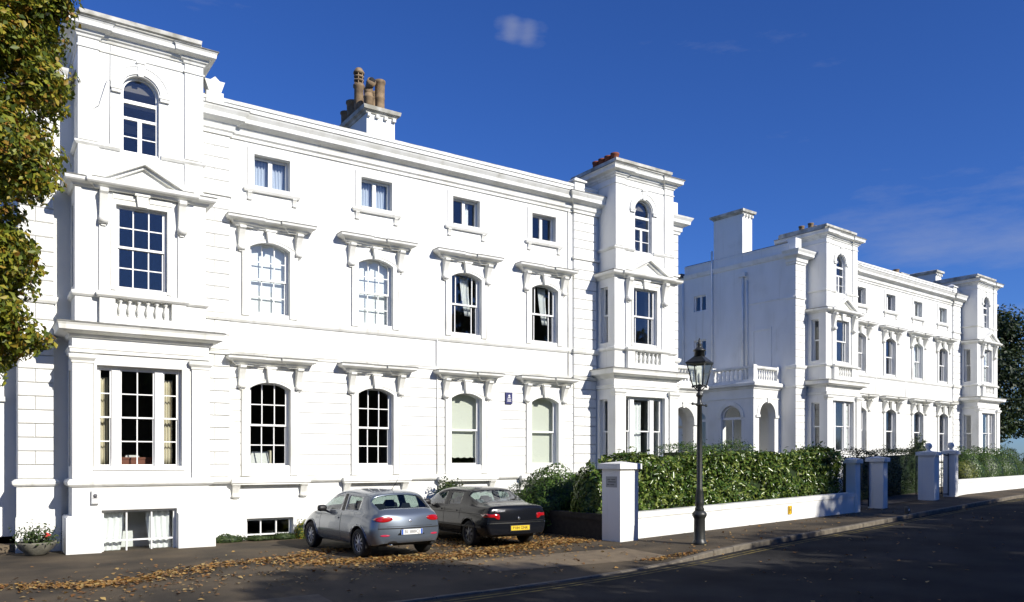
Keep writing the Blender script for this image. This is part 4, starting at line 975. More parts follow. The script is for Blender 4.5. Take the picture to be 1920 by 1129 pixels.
# silver-blue hatchback
def prof(sill, low, mid, sh, wb, wt, rail, roof, cz): return [sill, low, mid, sh, wb, wt, rail, roof, (0.0, cz)]
H = [
 (0.06, prof((0.64, 0.24), (0.73, 0.36), (0.775, 0.60), (0.70, 0.88), (0.64, 0.935), (0.56, 0.955), (0.44, 0.965), (0.22, 0.965), 0.96)),
 (0.17, prof((0.76, 0.21), (0.83, 0.36), (0.85, 0.62), (0.785, 0.91), (0.735, 0.975), (0.64, 1.00), (0.50, 1.005), (0.25, 1.00), 0.99)),
 (0.55, prof((0.80, 0.20), (0.865, 0.36), (0.875, 0.64), (0.82, 0.92), (0.775, 0.985), (0.655, 1.27), (0.585, 1.355), (0.30, 1.40), 1.41)),
 (0.78, prof((0.80, 0.20), (0.865, 0.36), (0.875, 0.65), (0.825, 0.915), (0.785, 0.975), (0.665, 1.305), (0.595, 1.385), (0.31, 1.425), 1.435)),
 (1.56, prof((0.80, 0.20), (0.86, 0.36), (0.87, 0.65), (0.825, 0.90), (0.79, 0.955), (0.67, 1.335), (0.60, 1.415), (0.32, 1.45), 1.455)),
 (1.66, prof((0.80, 0.20), (0.86, 0.36), (0.87, 0.65), (0.825, 0.90), (0.79, 0.95), (0.67, 1.335), (0.60, 1.415), (0.32, 1.45), 1.455)),
 (2.30, prof((0.80, 0.20), (0.86, 0.36), (0.87, 0.64), (0.82, 0.885), (0.785, 0.93), (0.655, 1.295), (0.58, 1.375), (0.31, 1.41), 1.42)),
 (3.00, prof((0.80, 0.20), (0.86, 0.36), (0.865, 0.62), (0.80, 0.86), (0.765, 0.905), (0.68, 0.93), (0.54, 0.95), (0.30, 0.97), 0.975)),
 (3.55, prof((0.79, 0.21), (0.85, 0.36), (0.85, 0.60), (0.74, 0.80), (0.68, 0.84), (0.58, 0.855), (0.46, 0.87), (0.26, 0.88), 0.885)),
 (3.98, prof((0.72, 0.22), (0.77, 0.34), (0.74, 0.54), (0.58, 0.68), (0.52, 0.70), (0.44, 0.71), (0.35, 0.72), (0.2, 0.72), 0.72)),
]
def lift(S_, rear, sides):                               # raise the sills, open up the side glass
    out = []
    for i, (y, pr) in enumerate(S_):
        q = list(pr); q[0] = (q[0][0], rear if i == 0 else 0.27); q[1] = (q[1][0], max(q[1][1], 0.40))
        if i in sides: q[4] = (q[4][0] + 0.006, q[4][1] - 0.028); q[5] = (q[5][0] - 0.004, q[5][1] + 0.028)
        out.append((y, q))
    return out
H = lift(H, 0.33, (3, 4, 5, 6))
gH = {(1, 5), (1, 6), (1, 7), (3, 4), (5, 4), (6, 4), (6, 5), (6, 6), (6, 7)}
specH = dict(fascia=([0.10, 0.16, 0.14], [0.10, 0.14, 0.12]), bow=lambda y: -0.06 if y < 0.3 else (-0.05 if y < 0.6 else 0.0), rim='alloy', spokes=9, spoke_w=0.017,
  seats=[(-0.36, 1.75, 0.36, 0.48, 0.62, (-0.36,), 'upholstery'), (0.36, 1.75, 0.36, 0.48, 0.62, (0.36,), 'upholstery'), (0, 0.95, 0.36, 1.15, 0.58, (-0.32, 0.32), 'upholstery')],
  posts=[(1.61, 0.965, 1.335, 0.13)], shelf=(0.30, 0.72, 0.86), dash=2.75, mirror=(0.93, 2.42, 0.985), handles=[(1.80, 0.80)],
  seams=[[(1.62, 0.93 - 0.06 * i) for i in range(11)], [(2.72, 0.86 - 0.06 * i) for i in range(8)], [(1.62 + 0.1 * i, 0.27) for i in range(12)]])
HX, HY = 7.80, 15.50
hb, hbody, patch, strip, hit = car('hatchback_car', 'silver-blue hatchback parked on the leafy forecourt beside the dark saloon', (HX, HY, 0.0), R(3.5), H, gH, 'paint_silver', (0.74, 3.26), 0.31, 0.865, specH)
for sg in (-1, 1):
    tl = patch('tail_light', ell(sg * 0.60, 0.84, 0.185, 0.058, 24, -sg * 0.05), 'red_lens', hb, 0.012)
    patch('reflector', ell(sg * 0.60, 0.50, 0.10, 0.02, 16), 'red_reflector', hb, 0.006)
strip('bumper_groove', [(-0.74 + 1.48 * i / 40, 0.645) for i in range(41)], 0.022, 'soot', hb, 0.003)
strip('hatch_seam', [(-0.56 + 1.12 * i / 30, 0.685 + 0.0 * i) for i in range(31)], 0.008, 'soot', hb, 0.003)
patch('plate_recess', [(-0.27, 0.50), (0.27, 0.50), (0.33, 0.50), (0.24, 0.635), (-0.24, 0.635), (-0.33, 0.50)], 'soot', hb, 0.002)
yb = min(hit(a, z)[0].y for a in (-0.25, 0, 0.25) for z in (0.52, 0.62))
pt = part('number_plate', MB().box(-0.26, 0.26, -0.008, 0.0, -0.055, 0.055), 'plate_white', hb, (0.0, yb - 0.006, 0.567))
for a in (-0.235, 0.235): part('plate_band', MB().box(a - 0.022, a + 0.022, -0.0095, -0.0085, -0.053, 0.053), 'plate_blue', pt)
t = part('lettering', text_mesh('BL 888CJ', 0.098, 0.001), 'print_grey', pt, (0, -0.011, 0.0), (R(90), 0, 0))
bd = patch('badge', ell(0, 0.80, 0.035, 0.035, 14), 'chrome', hb, 0.006)
part('exhaust', MB().tube([(-0.42, 0.4, 0.29), (-0.42, 0.03, 0.29)], 0.035, 10), 'chrome', hb)
patch('exhaust_cutout', ell(-0.42, 0.335, 0.11, 0.05, 16), 'soot', hb, 0.003)
part('aerial', MB().tube([(0.02, 0.85, 1.42), (0.06, 0.68, 1.62), (0.08, 0.60, 1.74)], 0.006, 6, 0.003), 'black_plastic', hb)
# dark saloon
D = [
 (0.05, prof((0.70, 0.24), (0.80, 0.36), (0.83, 0.60), (0.76, 0.90), (0.72, 0.955), (0.62, 0.975), (0.48, 0.985), (0.24, 0.99), 0.99)),
 (0.16, prof((0.80, 0.21), (0.865, 0.36), (0.88, 0.62), (0.81, 0.92), (0.765, 0.985), (0.64, 1.01), (0.50, 1.02), (0.25, 1.025), 1.025)),
 (0.66, prof((0.82, 0.20), (0.875, 0.36), (0.89, 0.64), (0.83, 0.92), (0.785, 0.985), (0.655, 1.02), (0.52, 1.035), (0.26, 1.045), 1.05)),
 (1.28, prof((0.82, 0.20), (0.875, 0.36), (0.89, 0.64), (0.835, 0.92), (0.79, 0.975), (0.635, 1.285), (0.56, 1.345), (0.30, 1.375), 1.38)),
 (1.40, prof((0.82, 0.20), (0.875, 0.36), (0.89, 0.64), (0.835, 0.92), (0.79, 0.97), (0.645, 1.30), (0.575, 1.365), (0.30, 1.395), 1.40)),
 (2.14, prof((0.82, 0.20), (0.875, 0.36), (0.885, 0.64), (0.835, 0.91), (0.79, 0.96), (0.655, 1.31), (0.585, 1.38), (0.31, 1.41), 1.415)),
 (2.24, prof((0.82, 0.20), (0.875, 0.36), (0.885, 0.64), (0.835, 0.91), (0.79, 0.96), (0.655, 1.31), (0.585, 1.38), (0.31, 1.41), 1.415)),
 (2.92, prof((0.82, 0.20), (0.87, 0.36), (0.88, 0.64), (0.83, 0.895), (0.785, 0.945), (0.645, 1.27), (0.57, 1.34), (0.30, 1.37), 1.375)),
 (3.55, prof((0.82, 0.20), (0.87, 0.36), (0.875, 0.62), (0.81, 0.87), (0.765, 0.91), (0.68, 0.93), (0.54, 0.945), (0.30, 0.955), 0.96)),
 (4.10, prof((0.81, 0.21), (0.86, 0.36), (0.86, 0.60), (0.77, 0.80), (0.71, 0.84), (0.60, 0.855), (0.47, 0.865), (0.26, 0.87), 0.875)),
 (4.60, prof((0.76, 0.22), (0.80, 0.34), (0.78, 0.54), (0.64, 0.70), (0.58, 0.72), (0.48, 0.73), (0.38, 0.74), (0.2, 0.74), 0.74)),
]
D = lift(D, 0.32, (4, 5, 6, 7))
gD = {(2, 5), (2, 6), (2, 7), (4, 4), (6, 4), (7, 4), (7, 5), (7, 6), (7, 7)}
specD = dict(fascia=([0.08, 0.11, 0.10], [0.10, 0.14, 0.12]), bow=lambda y: -0.05 if y < 0.3 else (-0.05 if y < 0.8 else 0.0), rim='steel_cover', spokes=7, spoke_w=0.03,
  seats=[(-0.37, 2.40, 0.34, 0.50, 0.62, (-0.37,), 'upholstery'), (0.37, 2.40, 0.34, 0.50, 0.62, (0.37,), 'upholstery'), (0, 1.45, 0.34, 1.2, 0.58, (-0.34, 0.34), 'upholstery_grey')],
  posts=[(2.19, 0.965, 1.315, 0.13)], shelf=(0.75, 1.30, 0.90), dash=3.3, mirror=(0.95, 3.0, 1.0), handles=[(1.60, 0.84), (2.42, 0.84)],
  seams=[[(2.19, 0.93 - 0.06 * i) for i in range(11)], [(1.36, 0.90 - 0.05 * i) for i in range(6)], [(3.25, 0.86 - 0.06 * i) for i in range(9)]],
  side_strips=[(0.3, 4.2, 0.50, 0.48, 0.045, 'black_plastic'), (0.25, 4.2, 0.80, 0.78, 0.008, 'soot')])
DX, DY = 10.86, 15.85
db, dbody, patch, strip, hit = car('saloon_car', 'dark grey saloon with a yellow number plate parked beside the round shrub', (DX, DY, 0.0), R(-1.5), D, gD, 'paint_dark', (0.90, 3.62), 0.31, 0.875, specD)
for sg in (-1, 1):
    patch('tail_light', [(sg * a, z) for a, z in ((0.84, 0.735), (0.84, 0.80), (0.80, 0.825), (0.62, 0.825), (0.54, 0.815), (0.52, 0.76), (0.53, 0.69), (0.56, 0.685), (0.60, 0.70), (0.66, 0.74))], 'red_lens', db, 0.010)
strip('chrome_strip', [(-0.82 + 1.64 * i / 40, 0.60) for i in range(41)], 0.026, 'chrome', db, 0.012)
strip('boot_seam', [(-0.74 + 1.48 * i / 40, 0.64) for i in range(41)], 0.008, 'soot', db, 0.003)
yb = min(hit(a, z)[0].y for a in (-0.25, 0, 0.25) for z in (0.42, 0.53))
part('plate_surround', MB().box(-0.29, 0.29, -0.004, 0.0, -0.075, 0.075), 'black_plastic', db, (0.02, yb - 0.004, 0.475))
pt = part('number_plate', MB().box(-0.26, 0.26, -0.008, 0.0, -0.055, 0.055), 'plate_yellow', db, (0.02, yb - 0.009, 0.475))
part('lettering', text_mesh('P184 GNK', 0.098, 0.001), 'print_black', pt, (0, -0.011, 0.0), (R(90), 0, 0))
h_ = hit(-0.52, 0.89)
part('lettering', text_mesh('PEUGEOT', 0.062, 0.002), 'print_white', db, (-0.50, hit(-0.40, 0.89)[0].y - 0.012, 0.885), (R(90), 0, 0))
patch('badge', ell(0, 0.70, 0.03, 0.035, 14), 'chrome', db, 0.006)

# ------------------------------------------------------------------ curtains, blinds and things behind the glass
def curtain(label, p, w, h, material, tied=0.0, waves=5, group=None, dirx=(1, 0), amp=0.03):
    """hanging cloth, p = centre of its top edge; tied: how far the foot is drawn to one side"""
    nx, nz = waves * 6, 10; mb = MB(); th = 0.012; vs = []
    for s_ in (0, 1):
        for j in range(nz + 1):
            t = j / nz
            sq = 1 - 0.45 * abs(tied) * t; sh = tied * w * 0.55 * t * t
            for i in range(nx + 1):
                u = i / nx - 0.5
                a = u * w * sq + sh; d = amp * math.sin(u * waves * 2 * math.pi + 0.6 * math.sin(3 * t)) * (1 - 0.3 * t) + s_ * th
                vs.append((p[0] + a * dirx[0] - d * dirx[1], p[1] + a * dirx[1] + d * dirx[0], p[2] - h * t))
    k = nx + 1; n = (nz + 1) * k; fs = []
    for j in range(nz):
        for i in range(nx):
            q = j * k + i; fs += [(q, q + 1, q + k + 1, q + k), (n + q, n + q + k, n + q + k + 1, n + q + 1)]
        fs += [(j * k, (j + 1) * k, n + (j + 1) * k, n + j * k), (j * k + nx, n + j * k + nx, n + (j + 1) * k + nx, (j + 1) * k + nx)]
    for i in range(nx): fs += [(i, n + i, n + i + 1, i + 1), (nz * k + i, nz * k + i + 1, n + nz * k + i + 1, n + nz * k + i)]
    mb.add(vs, fs, True)
    return tag(part('curtain', mb, material), label, 'curtain', group)
def blind(label, p, w, h, material, scallop=False, dirx=(1, 0), group=None):
    out = [(-w / 2, 0), (w / 2, 0)]
    n = 24
    for i in range(n + 1):
        a = w / 2 - w * i / n
        out.append((a, -h - (0.035 * abs(math.sin(i / n * math.pi * 5)) if scallop else 0)))
    mb = MB().wall(out, [], 0, 0.012, lambda a, d, z: (p[0] + a * dirx[0] - d * dirx[1], p[1] + a * dirx[1] + d * dirx[0], p[2] + z))
    mb.wall([(-w / 2, 0.0), (w / 2, 0.0), (w / 2, 0.06), (-w / 2, 0.06)], [], -0.03, 0.05, lambda a, d, z: (p[0] + a * dirx[0] - d * dirx[1], p[1] + a * dirx[1] + d * dirx[0], p[2] + z))
    return tag(part('window_blind', mb, material), label, 'blind', group)
g = 'beige curtains of the three-part window'
for a, w in ((0.53, 0.26), (1.93, 0.26)): curtain('long beige curtain in the three-part ground floor window above the white curtains', A_(a, 0.34, 4.02), w, 2.05, 'curtain_beige', 0, 4, g)
g = 'white basement curtains'
for a, t in ((0.72, -0.25), (1.72, 0.25)): curtain('white curtain in the wide basement window below the beige curtains', A_(a, 0.24, 0.92), 0.55, 1.0, 'curtain_white', t, 4, g)
for i, lab in ((0, 'pale net curtain in the attic-floor window beside the arched tower window, above a white blind'), (1, 'pale net curtain in the top floor window below the buff chimney pots')):
    for a in (-0.23, 0.23): curtain(lab, A_(CX2[i] + a, DM + 0.34, 10.12), 0.42, 0.85, 'curtain_blue', 0.1 if a > 0 else 0, 5, 'pale net curtains, pair %d' % (i + 1))
curtain('single white curtain half drawn in a dark top floor window', A_(CX2[2] + 0.16, DM + 0.34, 10.12), 0.20, 0.85, 'curtain_white', 0, 3)
g = 'white blinds on the first floor'
for i in (0, 1): blind('white blind drawn full behind a twelve-pane first floor window', A_(CX[i], DM + 0.31, 7.83), 1.12, 1.95, 'curtain_white', group=g)
g = 'tied white curtains on the first floor'
for i in (2, 3):
    curtain('white curtain tied back behind a first floor window with narrow side panes', A_(CX[i] + 0.13, DM + 0.36, 7.80), 0.32, 1.2, 'curtain_white', 0.75, 5, g)
curtain('narrow edge of white curtain in the first floor window above the scalloped blind', A_(CX[2] - 0.44, DM + 0.36, 7.80), 0.20, 1.2, 'curtain_white', -0.5, 3)
blind('cream roller blind with scalloped hem, not quite lowered', A_(CX[2], DM + 0.31, 4.12), 1.12, 1.93, 'blind_cream', True)
blind('plain cream roller blind fully lowered beside the blue wall plaque', A_(CX[3], DM + 0.31, 4.12), 1.12, 2.2, 'blind_cream')
g = 'pale curtains of the tower bay by the pillar'
for a, w in ((0.56, 0.22), (1.16, 0.58), (1.95, 0.22)): curtain('pale grey curtain in the tower bay window behind the laurel hedge', A_(S + a, 0.30, 4.10), w, 2.15, 'curtain_white', 0, 4, g)
bb = (math.cos(BYAW), math.sin(BYAW))
def Bc(label, x, y, z, w, h, m, t=0, wv=4, group=None): curtain(label, B_(x, y, z), w, h, m, t, wv, group, bb)
Bc('white curtain in the tower bay window above the gate pillars', 1.2, 0.36, 4.05, 0.42, 2.1, 'curtain_white')
Bc('white curtain in the pedimented tower window of the gated villa', 1.0, 0.36, 7.85, 0.4, 1.7, 'curtain_white')
blind('white blind in the first floor window of the gated villa', B_(CX[2], DM + 0.33, 7.83), 1.12, 1.9, 'curtain_white', False, bb)
g = 'white nets at the top of the gated villa'
for i in (2, 3):
    for a in (-0.23, 0.23): Bc('white net curtain in a top floor window of the gated villa', CX2[i] + a, DM + 0.34, 10.12, 0.4, 0.82, 'curtain_white', 0, 4, g)
bk = thing('open_book', 'large white open book tilted on a ground floor window ledge', 'book', A_(CX[0] - 0.10, DM + 0.42, 1.96), 0)
pg = part('page', MB().add([(-0.36, 0, 0), (0.22, 0, 0), (0.22, 0.12, 0.36), (-0.22, 0.12, 0.36), (-0.36, 0.02, 0), (0.22, 0.02, 0), (0.22, 0.14, 0.36), (-0.22, 0.14, 0.36)], [(0, 1, 2, 3), (7, 6, 5, 4), (0, 4, 5, 1), (1, 5, 6, 2), (2, 6, 7, 3), (3, 7, 4, 0)]), 'book_paper', bk)
part('cover', MB().box(0.23, 0.27, 0, 0.22, 0, 0.40), 'curtain_beige', bk)
part('stand', MB().box(-0.5, 0.5, -0.02, 0.35, -0.33, -0.002), 'interior', bk)
dk = thing('writing_desk', 'reddish wooden desk seen through the three-part window', 'desk', A_(1.2, 0.62, 1.62), 0)
part('desk_top', MB().box(-0.45, 0.45, -0.2, 0.25, 0.50, 0.54), 'red_wood', dk); part('drawer', MB().box(-0.43, 0.43, -0.18, 0.22, 0.36, 0.499), 'red_wood', dk)
for a in (-0.4, 0.36): part('leg', MB().box(a, a + 0.05, -0.17, -0.12, 0.0, 0.359), 'red_wood', dk)
tag(part('paper_stack', MB().box(-0.1, 0.2, -0.1, 0.1, 0, 0.03).box(-0.08, 0.18, -0.09, 0.11, 0.031, 0.05), 'book_paper', None, A_(1.15, 0.62, 2.161)), 'white papers lying on the reddish desk', 'papers')
# small fittings on the front
pl = thing('wall_plaque', 'small dark blue plaque fixed between the two cream blinds', 'plaque', A_(12.20, DM - 0.03, 3.88), 0)
part('board', MB().box(-0.125, 0.125, -0.05, 0.0, 0, 0.36), 'plaque_blue', pl)
part('crest', MB().lathe([(0.04, -0.003), (0.04, 0.0)], (0, -0.051, 0.25), 10, ax='y').box(-0.05, 0.05, -0.054, -0.0505, 0.19, 0.215), 'print_white', pl)
for zz, w in ((0.15, 0.16), (0.115, 0.13), (0.08, 0.16)): part('lettering', MB().box(-w / 2, w / 2, -0.0535, -0.0505, zz - 0.008, zz + 0.008), 'print_white', pl)
ab = thing('alarm_box', 'small white box fixed to the wall above the basement curtains', 'alarm box', A_(0.33, -0.10, 1.10), 0)
part('casing', MB().bev(-0.075, 0.075, -0.09, 0.0, 0, 0.30, 0.02), 'paintwork', ab)
part('emblem', MB().lathe([(0.045, -0.006), (0.045, 0.0)], (0, -0.09, 0.19), 12, ax='y').box(-0.05, 0.05, -0.094, -0.09, 0.13, 0.15), 'print_grey', ab)

# ------------------------------------------------------------------ garden walls, pillars, gates, lamp
def pillar(label, p, w, h, rz, ball=False, group=None, d=None):
    d = d or w
    o = thing('gate_pillar', label, 'pillar', (p[0], p[1], zg(p[0])), rz, group)
    part('shaft', MB().box(-w / 2, w / 2, -d / 2, d / 2, -0.3, h - 0.17), 'stucco', o)
    cw, cd = w / 2 + 0.07, d / 2 + 0.07
    part('cap', MB().add([(-cw, -cd, h - 0.17), (cw, -cd, h - 0.17), (cw, cd, h - 0.17), (-cw, cd, h - 0.17), (-cw, -cd, h - 0.03), (cw, -cd, h - 0.03), (cw, cd, h - 0.03), (-cw, cd, h - 0.03), (0, 0, h + 0.03)],
         [(3, 2, 1, 0), (0, 1, 5, 4), (1, 2, 6, 5), (2, 3, 7, 6), (3, 0, 4, 7), (4, 5, 8), (5, 6, 8), (6, 7, 8), (7, 4, 8)]), 'trim', o)
    if ball:
        r = 0.14; pr = [(0.11, -0.02), (0.11, 0.03), (0.06, 0.05), (0.06, 0.07)] + [(max(0.004, r * math.sin(t * math.pi / 10)), 0.07 + r - r * math.cos(t * math.pi / 10)) for t in range(2, 11)]
        part('finial', MB().lathe(pr, (0, 0, h + 0.0), 16), 'trim', o)
    return o
WA = R(3.6)
P0 = (13.98, 15.72)
p0 = pillar('white pillar at the end of the low hedge wall with a worn notice', P0, 0.66, 2.02, WA)
part('notice', MB().box(-0.335, -0.3305, -0.22, 0.18, 1.38, 1.66), 'grey_tarnish', p0)
for zz, wds in ((1.58, ((-0.16, -0.02), (0.02, 0.12))), (1.52, ((-0.18, 0.10),)), (1.45, ((-0.12, 0.02), (0.05, 0.14)))):
    for a, b in wds: part('lettering', MB().box(-0.338, -0.3352, a, b, zz - 0.014, zz + 0.014), 'print_grey', p0)
pillar('white pillar between the hedge wall and the narrow iron gate', (25.30, 16.42), 0.34, 1.86, WA + R(3))
pillar('white pillar between the narrow gate and the drive opening', (27.40, 16.80), 0.38, 1.86, WA + R(6), d=0.55)
pillar('wide white pillar topped by a ball on the far side of the drive', (32.4, 17.65), 0.62, 1.98, WA + R(8), True, d=0.62)
pillar('slim white pillar topped by a ball beside the round lime-green bush', (34.9, 18.05), 0.46, 1.98, WA + R(8), True)
def low_wall(label, a, b, h, material='stucco', copmat='trim', th=0.24):
    d = Vector((b[0] - a[0], b[1] - a[1])); L = d.length; o = thing('garden_wall', label, 'wall', (a[0], a[1], 0), math.atan2(d.y, d.x))
    za, zb = zg(a[0]), zg(b[0])
    def slab(y0, y1, lo, hi): return MB().add([(0, y0, za + lo), (L, y0, zb + lo), (L, y1, zb + lo), (0, y1, za + lo), (0, y0, za + hi), (L, y0, zb + hi), (L, y1, zb + hi), (0, y1, za + hi)], [(0, 3, 2, 1), (4, 5, 6, 7), (0, 1, 5, 4), (1, 2, 6, 5), (2, 3, 7, 6), (3, 0, 4, 7)])
    part('wall_body', slab(0, th, -0.3, h - 0.15), material, o); part('coping', slab(-0.025, th + 0.03, h - 0.149, h), copmat, o)
    return o
low_wall('low white rendered wall in front of the laurel hedge', (14.30, 15.62), (25.15, 16.29), 0.69)
low_wall('low white rendered wall beyond the ball-topped pillars', (35.10, 17.95), (56.0, 22.4), 0.70)
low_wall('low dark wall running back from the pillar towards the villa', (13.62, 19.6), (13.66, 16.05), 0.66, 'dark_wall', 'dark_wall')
hs = thing('hydrant_sign', 'small yellow letter H sign on the low hedge wall', 'sign', (21.35, 16.035, zg(21.35) + 0.20), WA)
part('plate', MB().box(-0.09, 0.09, -0.012, 0.0, 0, 0.26), 'sign_yellow', hs)
part('lettering', MB().box(-0.06, -0.035, -0.015, -0.0125, 0.03, 0.23).box(0.035, 0.06, -0.015, -0.0125, 0.03, 0.23).box(-0.0349, 0.0349, -0.015, -0.0125, 0.118, 0.142), 'print_black', hs)
def gate(label, p, rz, w, h):
    o = thing('iron_gate', label, 'gate', (p[0], p[1], zg(p[0]) + 0.06), rz)
    part('gate_frame', MB().tube([(0, 0, 0), (0, 0, h)], 0.022).tube([(w, 0, 0), (w, 0, h - 0.1)], 0.022).tube([(0, 0, 0.06), (w, 0, 0.06)], 0.016).tube([(0, 0, h - 0.1), (w * 0.5, 0, h + 0.08), (w, 0, h - 0.1)], 0.016), 'cast_iron', o)
    n = 5
    for i in range(1, n): part('gate_bar', MB().tube([(w * i / n, 0, 0.06), (w * i / n, 0, h - 0.05)], 0.014, 6), 'cast_iron', o)
    for i in range(4):
        zc = 0.25 + i * (h - 0.4) / 4; pts = []
        for t in range(22):
            a = t * 0.42; r = 0.17 * (1 - t / 26); pts.append((w / 2 + r * math.cos(a) * 0.95, -0.02, zc + 0.12 + r * math.sin(a)))
        part('scroll', MB().tube(pts, 0.019, 6), 'cast_iron', o)
        part('scroll', MB().tube([(w - q[0], -0.02, 2 * (zc + 0.12) - q[2] + 0.02) for q in pts], 0.017, 6), 'cast_iron', o)
    return o
gate('black scrolled iron gate standing open between the two plain pillars', (27.14, 17.0), R(97), 1.2, 1.72)
gate('black scrolled iron gate standing open between the ball-topped pillars', (34.6, 18.0), R(100), 1.3, 1.8)
# street lamp
lamp = thing('street_lamp', 'black cast iron lamp post with a glass lantern on the pavement', 'street lamp', (14.78, 13.72, zg(14.78)), R(20))
part('base', MB().lathe([(0.175, -0.05), (0.175, 0.06), (0.15, 0.10), (0.14, 0.14), (0.135, 0.62), (0.15, 0.66), (0.175, 0.70), (0.18, 0.75), (0.14, 0.80), (0.11, 0.83)], n=12), 'cast_iron', lamp)
part('column', MB().lathe([(0.105, 0.82), (0.12, 0.86), (0.09, 0.92), (0.115, 0.98), (0.11, 1.05), (0.085, 1.30), (0.09, 1.33), (0.072, 1.38), (0.070, 2.4), (0.058, 3.38), (0.09, 3.40), (0.09, 3.44), (0.06, 3.47), (0.055, 3.60), (0.085, 3.63), (0.085, 3.67), (0.045, 3.72), (0.04, 3.92)], n=14), 'cast_iron', lamp)
part('ladder_bar', MB().tube([(-0.40, 0, 3.42), (0.40, 0, 3.42)], 0.022).lathe([(0.005, -0.44), (0.035, -0.42), (0.035, -0.39), (0.005, -0.37)], (0, 0, 3.42), 8, ax='x').lathe([(0.005, 0.37), (0.035, 0.39), (0.035, 0.42), (0.005, 0.44)], (0, 0, 3.42), 8, ax='x'), 'cast_iron', lamp)
zb, zt, rb, rt = 3.88, 4.42, 0.125, 0.235
fr = MB(); q4 = [(1, 1), (-1, 1), (-1, -1), (1, -1)]
for (a, b) in q4: fr.tube([(a * rb, b * rb, zb), (a * rt * 0.98, b * rt * 0.98, zt)], 0.016, 6); fr.tube([(a * 0.03, b * 0.03, zb - 0.12), (a * rb, b * rb, zb)], 0.014, 6); fr.lathe([(0.02, -0.05), (0.028, -0.02), (0.01, 0)], (a * rb, b * rb, zb), 8)
for i in range(4):
    a, b = q4[i]; c, d = q4[(i + 1) % 4]
    fr.tube([(a * rb, b * rb, zb), (c * rb, d * rb, zb)], 0.016, 6); fr.tube([(a * rt, b * rt, zt), (c * rt, d * rt, zt)], 0.02, 6)
part('lantern_frame', fr, 'cast_iron', lamp)
for i in range(4):
    a, b = q4[i]; c, d = q4[(i + 1) % 4]
    part('pane', MB().add([(a * rb, b * rb, zb), (c * rb, d * rb, zb), (c * rt, d * rt, zt), (a * rt, b * rt, zt)], [(0, 1, 2, 3)]), 'lantern_glass', lamp)
part('roof', MB().lathe([(rt * 1.52, zt), (rt * 1.56, zt + 0.03), (rt * 1.15, zt + 0.09), (0.16, zt + 0.17), (0.12, zt + 0.20)], n=4, smooth=False).lathe([(0.13, zt + 0.18), (0.12, zt + 0.30), (0.16, zt + 0.31), (0.15, zt + 0.34), (0.06, zt + 0.40), (0.05, zt + 0.44), (0.065, zt + 0.46), (0.03, zt + 0.52), (0.035, zt + 0.54), (0.01, zt + 0.63)], n=10), 'cast_iron', lamp)
lamp.children[-1].rotation_euler = (0, 0, R(45))
part('mantle', MB().lathe([(0.02, zb - 0.05), (0.02, zb + 0.05), (0.05, zb + 0.10), (0.05, zb + 0.26), (0.02, zb + 0.32)], n=10), 'paintwork', lamp)
bo = thing('kerb_marker', 'short pale marker stub standing on the kerb edge before the drive', 'marker post', (25.9, yr(25.9) + 0.25, zg(25.9)), 0)
part('post', MB().lathe([(0.075, -0.05), (0.075, 0.18), (0.06, 0.22), (0.01, 0.24)], n=10), 'kerbstone', bo)
part('reflector', MB().box(-0.03, 0.03, -0.082, -0.07, 0.10, 0.16), 'print_white', bo)

# ------------------------------------------------------------------ planting
def box_points(n, x0, x1, y0, y1, z0, z1, rg, wob=0.13):
    A = np.array([(x1 - x0) * (y1 - y0), (x1 - x0) * (z1 - z0), (x1 - x0) * (z1 - z0) * 0.4, (y1 - y0) * (z1 - z0), (y1 - y0) * (z1 - z0)])
    f = rg.choice(5, n, p=A / A.sum()); u = rg.uniform(0, 1, (n, 3))
    P = np.stack([x0 + u[:, 0] * (x1 - x0), y0 + u[:, 1] * (y1 - y0), z0 + u[:, 2] * (z1 - z0)], 1); N = np.zeros((n, 3))
    for k, (ax, val, s_) in enumerate(((2, z1, 1), (1, y0, -1), (1, y1, 1), (0, x0, -1), (0, x1, 1))):
        m = f == k; P[m, ax] = val; N[m, ax] = s_
    w = wob * (np.sin(P[:, 0] * 2.1) + np.sin(P[:, 2] * 3.7 + P[:, 0] * 1.3) + np.sin(P[:, 1] * 3.1)) * 0.5
    hollow = np.clip(np.sin(P[:, 0] * 1.7 + 0.8) * np.sin(P[:, 2] * 4.3 + P[:, 0]) - 0.55, 0, 1) * 0.5
    shoot = np.where(rg.uniform(0, 1, n) < 0.05, rg.uniform(0.05, 0.22, n), 0.0)
    P = P + N * (w - hollow + shoot - np.abs(rg.normal(0, 0.11, n)))[:, None] + rg.normal(0, 0.02, (n, 3))
    return P, N
def hedge(label, a, b, depth, z0, z1, n, size, material, seed, cat='hedge', core='dark_leaf', aspect=0.45, group=None):
    d = Vector((b[0] - a[0], b[1] - a[1])); L = d.length; rg = np.random.default_rng(seed)
    o = thing('hedge', label, cat, (a[0], a[1], zg(a[0])), math.atan2(d.y, d.x), group)
    rise = zg(b[0]) - zg(a[0])
    P, N = box_points(n, 0, L, 0, depth, z0, z1, rg); P[:, 2] += rise * P[:, 0] / L
    N[:, 2] += 0.25
    kind(leaves('foliage', P, N, size, material, o, aspect, 0.65, seed), 'stuff')
    m = 0.21  # inset of a solid core, coloured dark as the shade between the leaves
    part('shade_core', MB().add([(m, m, -0.05), (L - m, m, rise - 0.05), (L - m, depth - m, rise - 0.05), (m, depth - m, -0.05), (m, m, z1 - m), (L - m, m, z1 - m + rise), (L - m, depth - m, z1 - m + rise), (m, depth - m, z1 - m)],
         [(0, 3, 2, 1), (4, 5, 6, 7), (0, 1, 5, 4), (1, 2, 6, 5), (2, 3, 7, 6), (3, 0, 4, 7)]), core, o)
    return o
